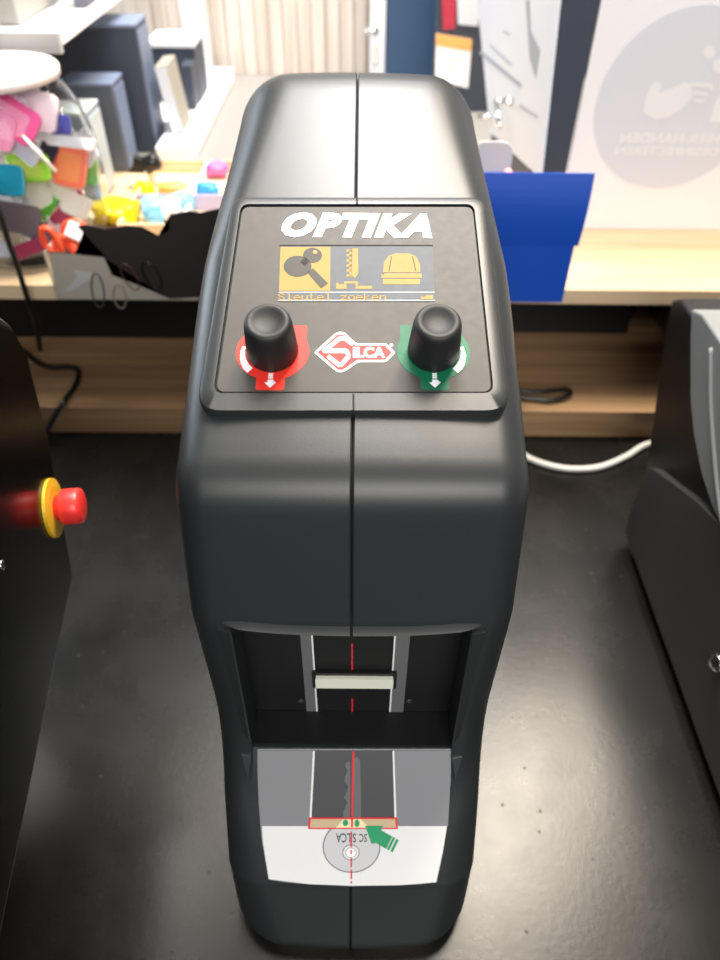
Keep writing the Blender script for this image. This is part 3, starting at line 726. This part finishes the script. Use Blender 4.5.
keytag(70, 166, 0.857, 0.034, 0.042, 0.2, K['coral'], 'large coral orange tag against the jar wall nearest the grey cases')
keytag(28, 168, 0.842, 0.046, 0.027, -0.05, K['lime'], 'bright lime green tag with yellow window in the middle of the jar')
keytag(4, 180, 0.835, 0.040, 0.029, 0.05, K['teal'], 'deep teal tag overlapping the lime tag in the jar')
keytag(2, 148, 0.897, 0.040, 0.030, -0.4, K['cream'], 'cream tag wedged between the pink and lime tags')
keytag(26, 150, 0.867, 0.030, 0.020, 0.7, K['silver'], 'silver grey tag behind the thin cream stick')
keytag(47, 150, 0.859, 0.020, 0.024, 0.5, K['black'], 'small black tag with ring between lime and coral tags')
keytag(46, 206, 0.845, 0.028, 0.016, -0.9, K['green'], 'grass green tag standing on end below the lime tag')
keytag(88, 172, 0.887, 0.020, 0.026, 0.1, K['green'], 'green sliver of a tag pressed to the jar side beyond the coral one')
keytag(66, 212, 0.849, 0.056, 0.016, -0.75, K['maroon'], 'long maroon tag slanting down in the lower half of the jar')
keytag(30, 248, 0.837, 0.044, 0.014, -0.35, K['maroon'], 'maroon tag lying flat at the bottom of the jar')
keytag(16, 218, 0.839, 0.050, 0.030, 0.15, K['taupe'], 'dark taupe tag below the teal tag in the jar')
keytag(40, 232, 0.849, 0.034, 0.022, 0.5, K['taupe'], 'brownish dark tag beside the flat maroon tag')
keytag(0, 250, 0.845, 0.030, 0.016, -0.1, K['silver'], 'silvery tag on the jar bottom at the edge of the frame')
keytag(66, 188, 0.907, 0.034, 0.024, -0.4, K['cream'], 'off-white tag tucked underneath the coral tag')
keytag(55, 192, 0.907, 0.030, 0.022, 0.9, K['palep'], 'pale pink tag in the gap between green and coral tags')
keytag(22, 196, 0.892, 0.036, 0.024, -0.2, K['silver'], 'grey clear tag just below the lime tag')
keytag(20, 96, 0.897, 0.036, 0.022, 0.1, K['white'], 'white tag on the very top of the pile in the jar')
keytag(8, 108, 0.930, 0.040, 0.030, 0.9, K['silver'], 'silvery tag behind the hot pink tag under the jar lid')
keytag(38, 130, 0.910, 0.034, 0.028, -0.6, K['white'], 'plain white tag behind the hot pink and navy tags')
keytag(76, 205, 0.890, 0.030, 0.024, 0.4, K['cream'], 'cream tag leaning on the jar wall below the coral tag')
keytag(82, 150, 0.925, 0.026, 0.032, 0.3, K['silver'], 'silvery tag behind the end of the white strip tag')
keytag(12, 200, 0.890, 0.040, 0.030, 0.4, K['white'], 'white tag deep in the jar behind the teal tag')
keytag(55, 235, 0.880, 0.040, 0.026, -0.5, K['palep'], 'pale pink tag low in the jar behind the orange carabiners')
keytag(34, 190, 0.895, 0.040, 0.028, 1.1, K['cream'], 'cream tag behind the lime tag, standing almost upright')
bm = B(); tube(bm, [onY(22, 135, 0.846), onY(56, 172, 0.842)], 0.0022, 8)
tag(build('plastic_stick', bm, K['cream'], smooth=True), 'thin cream stick lying diagonally over the tags in the jar', 'stick')

# ------------------------------------------------------------------ carton with carabiners, overhanging the shelf
CY = 0.765
fr = Plane(onY(130, 308, CY), (1, 0, 0), (0, 0, 1))
ct = thing('display_carton', (fr.O.x, CY+0.06, SH), 'open silver and black display carton printed with carabiners at the front of the shelf', 'carton')
zb = SH+0.0006-fr.O.z
X0, X1 = fr.loc(57, 300)[0], fr.loc(57, 300)[0]+0.235
front = [(X0, zb)] + [fr.loc(*q) for q in [(50, 252), (76, 254), (106, 257), (90, 240), (77, 226), (86, 225), (106, 229), (126, 226), (141, 227), (148, 233), (158, 236), (169, 231), (170, 215), (190, 211), (200, 213), (218, 209)]]
front += [(X1, fr.loc(218, 209)[1]), (X1, zb)]
bm = B(); prism(bm, [fr.p(a, b) for a, b in front], (0, 0.0015, 0)); fp = build('front_flap', bm, M['blackcard'], ct)
silver = [fr.loc(57, 307), fr.loc(50.5, 253), fr.loc(76, 254.5), fr.loc(104, 257.5), fr.loc(112, 275), fr.loc(150, 290), fr.loc(170, 299), fr.loc(205, 297)]
silver[0] = (X0+0.0003, zb+0.0005); silver.append((X1-0.07, zb+0.0005))
bm = B(); prism(bm, [fr.p(a, b, 0.0003) for a, b in silver], (0, 0.0005, 0)); sp = build('silver_print', bm, M['silvercard'], fp)
def oval(cx, cy, rx, ry, rot, m, wpx=1.6, par=fp, h=0.0014):
    pts = []
    for k in range(28):
        t = 2*PI*k/28; a = rx*math.cos(t); b = ry*math.sin(t)*1.0
        pts.append(fr.p(*fr.loc(cx+a*math.cos(rot)-b*math.sin(rot), cy+a*math.sin(rot)+b*math.cos(rot)), h))
    bm = B(); tube(bm, pts, 0.0009*wpx/1.6, 6, True); return build('carabiner_print', bm, m, par, smooth=True)
oval(98, 290, 6, 17, -0.15, M['printline']); oval(120, 296, 6, 12, -0.2, col('print_tan', (0.22, 0.19, 0.15)), 1.4)
oval(130, 276, 6, 15, -0.55, col('print_maroon', (0.10, 0.03, 0.035)), 1.4); oval(152, 275, 7, 15, -0.55, M['black'], 2.0)
bm = B(); prism(bm, [fr.p(*fr.loc(*q), 0.0006) for q in [(64, 292), (78, 276), (72, 270), (80, 270), (100, 276), (88, 280), (74, 290)]], (0, 0.0003, 0)); build('grey_print', bm, M['greypaint'], sp)  # flat grey shape printed on the silver area
XA, XB = fr.O.x+X0, fr.O.x+X1
bm = B(); box(bm, XA, XA+0.0015, CY+0.0016, CY+0.046, SH+0.0006, SH+0.058); build('carton_side', bm, M['silvercard'], ct)
bm = B(); box(bm, XB-0.0015, XB, CY+0.0016, CY+0.046, SH+0.0006, SH+0.058); build('carton_side', bm, M['silvercard'], ct)
bm = B(); box(bm, XA+0.0016, XB-0.0016, CY+0.0016, CY+0.046, SH+0.0006, SH+0.0021); build('carton_base', bm, M['silvercard'], ct)
# red-orange carabiners heaped at the carton's end
OR = col('strap_orange', (0.92, 0.10, 0.035), 0.35)
def loop(name, pts, r, m, label, cat, group=None):
    bm = B(); tube(bm, spline(pts, 8, True), r, 8, True); return tag(build(name, bm, m, smooth=True), label, cat, group)
loop('carabiner', [onY(a, b, 0.78) for a, b in ((42, 230), (50, 230), (57, 240), (62, 250), (54, 252), (44, 244))], 0.0036, OR, 'red-orange plastic carabiner sticking out past the end of the silver carton', 'carabiner', 'orange carabiners in the carton')
loop('carabiner', [onY(a, b, 0.795) for a, b in ((66, 226), (80, 224), (90, 236), (100, 252), (84, 254), (68, 244))], 0.0050, OR, 'thick orange carabiner lying under the white tag in the silver carton', 'carabiner', 'orange carabiners in the carton')
loop('carabiner', [onY(a, b, 0.785) for a, b in ((56, 240), (70, 238), (84, 246), (90, 256), (72, 257), (60, 253))], 0.0045, OR, 'lowest orange carabiner resting on the rim of the silver carton', 'carabiner', 'orange carabiners in the carton')
loop('carabiner', [onY(a, b, 0.80) for a, b in ((80, 238), (92, 244), (104, 256), (94, 257), (84, 250))], 0.0028, OR, 'small orange carabiner tucked against the black flap of the carton', 'carabiner', 'orange carabiners in the carton')
bm = B(); c = onY(76, 232, 0.785); box(bm, -0.011, 0.011, -0.002, 0.002, -0.009, 0.009, Matrix.Translation(c) @ Matrix.Rotation(0.5, 4, 'Y') @ Matrix.Rotation(-0.5, 4, 'X'))
tag(build('white_label_tag', bm, M['sheet'], bevel=0.002), 'small white tag on top of the orange carabiners', 'tag')

# ------------------------------------------------------------------ compartment tray behind the carton
TZ = SH+0.0006; ty0, ty1 = 0.925, 1.165; tx0, tx1 = -0.325, -0.085
W2 = wood('pale_tray_wood', (0.72, 0.52, 0.32), (0.82, 0.64, 0.44)); ACR = mat('lilac_acrylic', (0.45, 0.42, 0.62), 0.2)
tr = thing('compartment_tray', ((tx0+tx1)/2, (ty0+ty1)/2, SH), 'pale wooden compartment tray of coloured packets behind the carabiner carton', 'tray')
TH = 0.022
bm = B(); box(bm, tx0, tx1, ty0, ty1, TZ, TZ+0.004); build('tray_base', bm, W2, tr)
for a in ((tx0, tx0+0.004, ty0, ty1), (tx1-0.004, tx1, ty0, ty1), (tx0+0.0042, tx1-0.0042, ty0, ty0+0.004), (tx0+0.0042, tx1-0.0042, ty1-0.004, ty1)):
    bm = B(); box(bm, *a, TZ+0.0042, TZ+TH); build('tray_wall', bm, W2, tr)
ymid = 1.015
bm = B(); box(bm, tx0+0.0042, tx1-0.0042, ymid, ymid+0.003, TZ+0.0042, TZ+TH+0.004); build('long_divider', bm, ACR, tr)
for xx in (-0.245, -0.165):
    for a, b in ((ty0+0.0042, ymid-0.0002), (ymid+0.0032, ty1-0.0042)):
        bm = B(); box(bm, xx, xx+0.004, a, b, TZ+0.0042, TZ+TH-0.001); build('short_divider', bm, M['whitepaint'], tr)
def packet(x, y, sx, sy, sz, m, label, z=None, name='packet', cat='packet', rot=0):
    """crumpled little bag"""
    bm = B(); bmesh.ops.create_icosphere(bm, subdivisions=3, radius=1)
    rs = random.Random(int(abs(x*7919+y*104729)*100))
    ph = [rs.uniform(0, 6) for _ in range(6)]
    for v in bm.verts:
        c = v.co.copy(); k = 1+0.16*math.sin(5*c.x+ph[0])*math.cos(4*c.y+ph[1])+0.10*math.sin(9*c.y+ph[2]+5*c.z)+0.07*math.sin(13*c.x+ph[3])
        q = Vector([math.copysign(abs(t)**0.6, t) for t in c])*k
        v.co = q
    zmin = min(v.co.z for v in bm.verts)
    zz = (TZ+0.0045) if z is None else z
    mt = Matrix.Translation((x, y, zz)) @ Matrix.Rotation(rot, 4, 'Z')
    for v in bm.verts: v.co = mt @ Vector((v.co.x*sx, v.co.y*sy, (v.co.z-zmin)*sz))
    return tag(build(name, bm, m, smooth=True), label, cat, 'packets in the compartment tray' if name == 'packet' else None)
col('bag_yellow', (0.95, 0.72, 0.0)); col('bag_blue', (0.05, 0.35, 0.75)); col('bag_sky', (0.25, 0.62, 0.92)); col('bag_orange', (0.95, 0.45, 0.10)); col('bag_pink', (0.80, 0.15, 0.42)); col('bag_peach', (0.90, 0.62, 0.40))
def at_tray(px, py, z=None): return onZ(px, py, TZ+0.02 if z is None else z)
p = at_tray(116, 210); packet(p.x, p.y, 0.030, 0.026, 0.013, M['bag_yellow'], 'bright yellow packet filling the front compartment nearest the jar')
p = at_tray(158, 211); packet(p.x-0.006, p.y, 0.015, 0.024, 0.014, M['bag_sky'], 'sky blue packet standing beside the yellow one in the tray', rot=0.3)
packet(p.x+0.017, p.y+0.004, 0.012, 0.018, 0.013, M['sheet'], 'white packet next to the sky blue packet in the tray')
p = at_tray(184, 202); packet(p.x, p.y, 0.012, 0.014, 0.014, M['bag_sky'], 'smaller blue packet by the black carton flap', rot=-0.5)
p = at_tray(143, 187); packet(p.x, p.y, 0.013, 0.010, 0.010, M['bag_yellow'], 'small yellow packet in the rear row of the tray')
p = at_tray(172, 186); packet(p.x, p.y, 0.021, 0.012, 0.009, M['bag_orange'], 'flat orange packet in the middle rear compartment')
p = at_tray(207, 189); packet(p.x, p.y, 0.015, 0.011, 0.011, M['bag_blue'], 'deep blue packet in the rear compartment nearest the key reader')
p = at_tray(217, 166); packet(p.x, p.y, 0.016, 0.014, 0.010, M['bag_pink'], 'pink packet at the rear of the tray, half hidden by the key reader')
# black gadget on the tray's rear edge
p = onZ(148, 172, TZ+TH); g0 = Vector((p.x, p.y, TZ+TH+0.0006))
gd = thing('black_gadget', g0, 'small black clip-on gadget lying across the tray at the foot of the grey cases', 'gadget')
bm = B(); lathe(bm, [(0, -0.012), (0.010, -0.012), (0.0125, -0.009), (0.0125, 0.009), (0.010, 0.012), (0, 0.012)], Matrix.Translation(g0+Vector((0.008, 0, 0.0125))) @ Matrix.Rotation(1.2, 4, 'Y'), 24); build('barrel', bm, M['black'], gd, smooth=True)
bm = B(); prism(bm, [g0+Vector(v) for v in ((-0.030, -0.006, 0), (-0.004, -0.008, 0), (-0.006, -0.008, 0.020), (-0.016, -0.006, 0.024), (-0.020, -0.006, 0.008))], (0, 0.014, 0)); build('clip', bm, M['black'], gd, bevel=0.001)

# ------------------------------------------------------------------ grey cases, booklets and the white rack
def case(x0, x1, y0, y1, z1, label, mfront, mlid):
    t = thing('file_case', ((x0+x1)/2, (y0+y1)/2, SH), label, 'case', 'upright cases behind the jar')
    bm = B(); box(bm, x0, x1, y0, y1, SH+0.0006, z1-0.006); build('case_body', bm, mfront, t, bevel=0.002)
    bm = B(); box(bm, x0-0.001, x1+0.001, y0-0.001, y1+0.001, z1-0.0058, z1); build('case_lid', bm, mlid, t, bevel=0.0015)
    bm = B(); box(bm, x1+0.0002, x1+0.002, y0+0.004, y1-0.004, SH+0.006, z1-0.010); build('lit_side', bm, mlid, t)  # plate whose paler colour carries the light on the right side
    return t
case(-0.66, -0.347, 1.262, 1.335, 0.390, 'tallest slate-coloured case standing under the white rack shelf', M['slate'], M['slatelit'])
case(-0.450, -0.372, 1.172, 1.232, 0.332, 'mid-sized grey case between the jar and the tallest case', mat('case_grey', (0.10, 0.115, 0.15), 0.5), M['slatelit'])
case(-0.500, -0.380, 1.060, 1.120, 0.325, 'pale blue-grey case directly beyond the clear jar', mat('case_pale', (0.20, 0.27, 0.36), 0.45), mat('case_pale_lid', (0.45, 0.50, 0.52), 0.45))

rk = thing('white_rack', (-0.6, 1.3, SH), 'white painted metal rack with a shelf over the grey cases', 'rack')
bm = B(); box(bm, -1.1, -0.373, 1.022, 1.62, 0.412, 0.427); build('rack_shelf', bm, M['whitepaint'], rk, bevel=0.002)
bm = B(); box(bm, -1.1, -0.374, 1.012, 1.0215, 0.404, 0.428); build('rack_front_edge', bm, M['greypaint'], rk, bevel=0.002)
bm = B(); box(bm, -0.345, -0.305, 1.58, 1.62, SH+0.0262, 0.90); build('rack_post', bm, M['whitepaint'], rk, bevel=0.003)
bm = B(); box(bm, -0.80, -0.275, 1.345, 1.70, SH+0.0006, SH+0.026); box(bm, -0.335, -0.275, 1.21, 1.3449, SH+0.0006, SH+0.026); build('rack_base', bm, M['whitepaint'], rk, bevel=0.003)
bm = B(); box(bm, -0.74, -0.71, 1.50, 1.53, SH+0.0262, 0.4118); build('rack_post', bm, M['whitepaint'], rk, bevel=0.003)
bm = B(); box(bm, -1.09, -1.06, 1.025, 1.055, SH+0.0006, 0.4118); build('rack_post', bm, M['whitepaint'], rk, bevel=0.003)
bm = B(); box(bm, -0.8, -0.432, 1.05, 1.25, 0.4276, 0.62); bx_ = build('cardboard_box', bm, mat('taupe_box', (0.36, 0.34, 0.31), 0.6), bevel=0.003); tag(bx_, 'taupe box standing on top of the white rack shelf', 'box')
p = onZ(80, 8, 0.4276); bm = B(); box(bm, p.x-0.008, p.x+0.010, p.y, p.y+0.05, 0.4276, 0.60); tag(build('dark_post', bm, mat('post_grey', (0.12, 0.12, 0.16), 0.5), bevel=0.002), 'narrow dark grey upright standing on the white rack shelf beside the taupe box', 'post')

bm = B(); q0 = onY(172, 45, 1.45); box(bm, q0.x-0.045, q0.x+0.038, 1.45, 1.54, SH+0.0266, SH+0.115)
cs = build('small_carton', bm, M['slate'], bevel=0.002); tag(cs, 'dark small carton on the white rack base beyond the tan booklet', 'carton')
bm = B(); box(bm, q0.x-0.047, q0.x+0.040, 1.447, 1.543, SH+0.1155, SH+0.124); tag(build('carton_lid', bm, M['whitepaint'], cs, bevel=0.002), 'white lid')
def booklet(pb, yy, w_, d_, h_, lean, m, label):
    bm = B(); Mt = Matrix.Translation((pb.x, yy, pb.z)) @ Matrix.Rotation(lean, 4, 'Y')
    box(bm, -w_/2, w_/2, 0, d_, 0, h_, Mt)
    t = build('booklet', bm, m, bevel=0.001); tag(t, label, 'booklet', 'booklets beside the tallest case')
    if m is M['slate']: return t
    bm = B(); box(bm, -w_/2+0.001, w_/2-0.001, -0.001, d_-0.003, 0.002, h_-0.002, Mt); build('page_block', bm, M['paper'], t)
    return t
pb = onZ(178, 133, SH+0.0275); booklet(pb, pb.y, 0.020, 0.07, 0.10, -0.12, mat('booklet_tan', (0.32, 0.29, 0.24), 0.6), 'tan booklet leaning beside the tallest case, behind the black gadget')
pb = onZ(196, 100, SH+0.0280); booklet(pb, 1.405, 0.018, 0.07, 0.07, 0.03, M['slate'], 'dark slim booklet standing on the rack base by its edge')

# ------------------------------------------------------------------ blue carton, beige tab
BY = 0.768
bf = Plane((0.16, BY, SH), (1, 0, 0), (0, 0, 1))
bc = thing('blue_carton', (0.165, BY+0.05, SH), 'bright blue card box with raised flap behind the key reader on the shelf edge', 'carton')
xr = bf.loc(563, 298)[0]+0.16; xl = 0.085; zt = bf.loc(573, 246)[1]+SH
for a in ((xl, xr, BY, BY+0.0015), (xl, xr, BY+0.09, BY+0.0915)):
    bm = B(); box(bm, a[0], a[1], a[2], a[3], SH+0.0006, zt if a[2] == BY else zt-0.005); build('box_wall', bm, M['bluecard'], bc)
for a in ((xl, xl+0.0015), (xr-0.0015, xr)):
    bm = B(); box(bm, a[0], a[1], BY+0.0017, BY+0.0898, SH+0.0006, zt-0.004); build('box_wall', bm, M['bluecard'], bc)
bm = B(); box(bm, xl+0.0017, xr-0.0017, BY+0.0017, BY+0.0898, SH+0.0006, SH+0.0020); build('box_base', bm, M['bluecard'], bc)
bm = B(); n = 10; rings = []
zt2 = bf.loc(590, 175)[1]+SH
for k in range(n+1):
    t = k/n; z = zt+0.0004+(zt2-zt)*t; y = BY-0.004*math.sin(t*PI)*1.0-0.001+0.004*t
    X1_ = xr+0.004+0.002*t
    rings.append([bm.verts.new(v) for v in ((xl, y, z), (X1_, y, z), (X1_, y+0.0014, z), (xl, y+0.0014, z))])
for a, b in zip(rings, rings[1:]):
    for i in range(4): bm.faces.new((a[i], a[(i+1) % 4], b[(i+1) % 4], b[i]))
bm.faces.new(rings[0]); bm.faces.new(rings[-1][::-1]); build('raised_flap', bm, M['bluecard'], bc)
tb_ = Plane(onY(497, 200, 0.83), (1, 0, 0), (0, 0, 1))
out = rounded_px([(478, 141), (513, 141), (510, 215), (480, 215)], [6, 14, 2, 2])
pts = [tb_.loc(*q) for q in out]
pts = [(a, max(b, SH+0.0035-tb_.O.z)) for a, b in pts]
zl = SH+0.0035-tb_.O.z
pts = [(a, b) for a, b in pts if b > tb_.loc(500, 205)[1]]; xs = [a for a, b in pts]; pts = pts+[(max(xs)-0.002, zl), (min(xs)+0.002, zl)]
pts.sort(key=lambda q: math.atan2(q[1]-0.0, q[0]-sum(xs)/len(xs)))
bm = B(); tb_.slab(bm, pts, 0, 0.002); tag(build('hang_card', bm, M['beige'], bevel=0.0005), 'beige rounded card standing up out of the blue box', 'card')
p = onY(508, 173, 0.80); bm = B(); bmesh.ops.create_icosphere(bm, subdivisions=2, radius=0.005, matrix=Matrix.Translation(p)); tube(bm, [p, (p.x, p.y, SH+0.004)], 0.0012)
tag(build('ball_pin', bm, col('pin_pink', (0.9, 0.35, 0.35)), smooth=True), 'pink-headed pin poking up out of the blue box', 'pin')

# ------------------------------------------------------------------ upright sheet with the hand-washing sticker
SY = 0.975
st = thing('acrylic_sheet', (0.55, SY, SH), 'large white upright screen with a grey round hand-washing sticker seen reversed', 'screen')
sp_ = Plane((0.55, SY, SH+0.0006), (1, 0, 0), (0, 0, 1))
xs0 = sp_.loc(568, 170)[0]
bm = B(); sp_.slab(bm, [(xs0, 0), (0.45, 0), (0.45, 0.55), (xs0, 0.55)], -0.004, 0); shb = build('sheet_board', bm, M['sheet'], st)
cx, cz, cr = 0.393-0.55, 0.364-SH, 0.104
bm = B(); sp_.slab(bm, ellipse(cx, cz, cr, cr, 72), 0.0002, 0.0006); disc = build('round_sticker', bm, M['sheetgrey'], shb)
def SP(name, m, polys, lvl):
    bm = B()
    for q in polys: sp_.pslab(bm, q, 0.0006+0.0002*lvl, 0.0008+0.0002*lvl)
    return build(name, bm, m, disc)
SP('hand_print', M['sheetprint'], [[(643, 112), (646, 96), (652, 84), (657, 81), (661, 84), (659, 93), (672, 88), (684, 82), (691, 84), (692, 98), (682, 108), (668, 117), (654, 119)]], 1)
SP('hand_print', M['sheetprint'], [[(709, 122), (716, 100), (726, 86), (740, 84), (752, 96), (748, 122)]], 1)
SP('finger_line', M['sheetprint'], [[(690, 82), (711, 83), (714, 87), (711, 92), (709, 88), (690, 86)], [(692, 90), (708, 92), (707, 96), (692, 94)], [(692, 98), (706, 99), (702, 103), (694, 102)]], 2)
SP('water_drop', M['sheetprint'], [ellipse(709, 52, 6, 7, 20)], 1)
SP('water_drop', M['sheetprint'], [ellipse(721, 66, 9, 8, 20)], 1)
h1 = sp_.loc(660, 143)[1]; h2 = sp_.loc(660, 133)[1]; h3 = sp_.loc(660, 155)[1]; h4 = sp_.loc(660, 146.5)[1]
la = sp_.loc(620, 138)[0]; lb = sp_.loc(615, 151)[0]
build('sticker_lettering', text_bm('HIER HANDEN', sp_, la, 2*cx-la, h1, h2, 0.0008, bold=0.03, flip=1, depth=0.0003), M['sheetprint'], disc)
build('sticker_lettering', text_bm('DESINFECTEREN', sp_, lb, 2*cx-lb, h3, h4, 0.0008, bold=0.03, flip=1, depth=0.0003), M['sheetprint'], disc)

# display stand with posters next to the sheet
ds = thing('poster_stand', (0.24, 1.0, SH), 'dark stand carrying a white poster with metal clips, between blue box and grey counter', 'stand')
bm = B(); box(bm, 0.222, 0.2715, 0.985, 1.005, SH+0.0006, 0.80); build('stand_upright', bm, M['slate'], ds, bevel=0.001)
A, Bp = Vector((0.2215, 0.985, 0.0)), Vector((0.200, 1.20, 0.0))
pr = (Bp-A).normalized(); pl = Plane(A, -pr, (0, 0, 1))   # faces the camera's side
if pl.n.x > 0: pl = Plane(A, pr, (0, 0, 1))
c4 = [pl.loc(*q) for q in ((540, 178), (490, 132), (476, -12), (560, -12))]
bm = B(); pl.slab(bm, c4, -0.003, 0); pb_ = build('poster', bm, M['paper'], ds)
zf = SH+0.0006
lo = [c4[0], c4[1], (c4[1][0], zf), (c4[0][0], zf)]
bm = B(); pl.slab(bm, lo, -0.008, -0.0035); build('lower_panel', bm, M['slate'], ds)
bm = B()
for q in ([(481, 50), (522, 84), (521, 88), (480, 54)], [(490, 44), (512, 64), (512, 66), (490, 46)], [(504, 30), (510, 34), (510, 36), (504, 32)], [(520, 104), (538, 116), (538, 118), (520, 107)]): pl.pslab(bm, q, 0.0002, 0.0006)
build('poster_line', bm, M['paperline'], pb_)
bm = B(); pl.pslab(bm, [(526, 0), (530, 0), (531, 30), (540, 50), (536, 78), (530, 58)], 0.0002, 0.0006); build('poster_figure', bm, M['paperline'], pb_)
for (pa, pb2) in (((503, 101), (508, 127)), ((486, 117), (496, 117)), ((513, 100), (518, 104))):
    bm = B(); k0, k1 = pl.loc(*pa), pl.loc(*pb2); tube(bm, [pl.p(*k0, 0.010), pl.p(*k1, 0.012)], 0.0040, 10); tube(bm, [pl.p(*k0, 0.0), pl.p(*k0, 0.010)], 0.0040, 10); build('metal_clip', bm, M['chrome'], ds, smooth=True)

# notice with orange heading on a dark board, farther back
nb = thing('notice_board', (0.21, 1.5, SH), 'dark slate board holding small notices, standing on the rear counter', 'board')
nP = Plane((0.21, 1.50, SH), (1, 0, 0), (0, 0, 1))
bm = B(); box(bm, nP.loc(434, 60)[0]+0.21, 0.40, 1.502, 1.52, SH+0.0006, 0.9); build('board_panel', bm, M['slate'], nb)
nt_ = B(); nP.pslab(nt_, [(435, 80), (468, 88), (472, 39), (436, 33)], 0.0005, 0.002); n_ = build('notice', nt_, M['sheet'], nb)
bm = B(); nP.pslab(bm, [(436, 45), (471, 51), (472, 39), (436, 33)], 0.0022, 0.0028); build('orange_heading', bm, col('heading_orange', (0.85, 0.42, 0.12)), n_)
bm = B()
for j in range(4): nP.pslab(bm, [(440, 56+j*6), (462-j*2, 60+j*6), (462-j*2, 61+j*6), (440, 57+j*6)], 0.0022, 0.0028)
build('notice_line', bm, M['headgrey'], n_)
bm = B(); nP.pslab(bm, [(441, -10), (456, -10), (455, 28), (443, 30)], 0.0005, 0.003); build('red_notice', bm, col('notice_red', (0.45, 0.03, 0.06)), nb)
bm = B(); nP.pslab(bm, [(456.5, -10), (480, -10), (478, 26), (458, 24)], 0.0005, 0.003); build('white_notice', bm, M['paper'], nb)
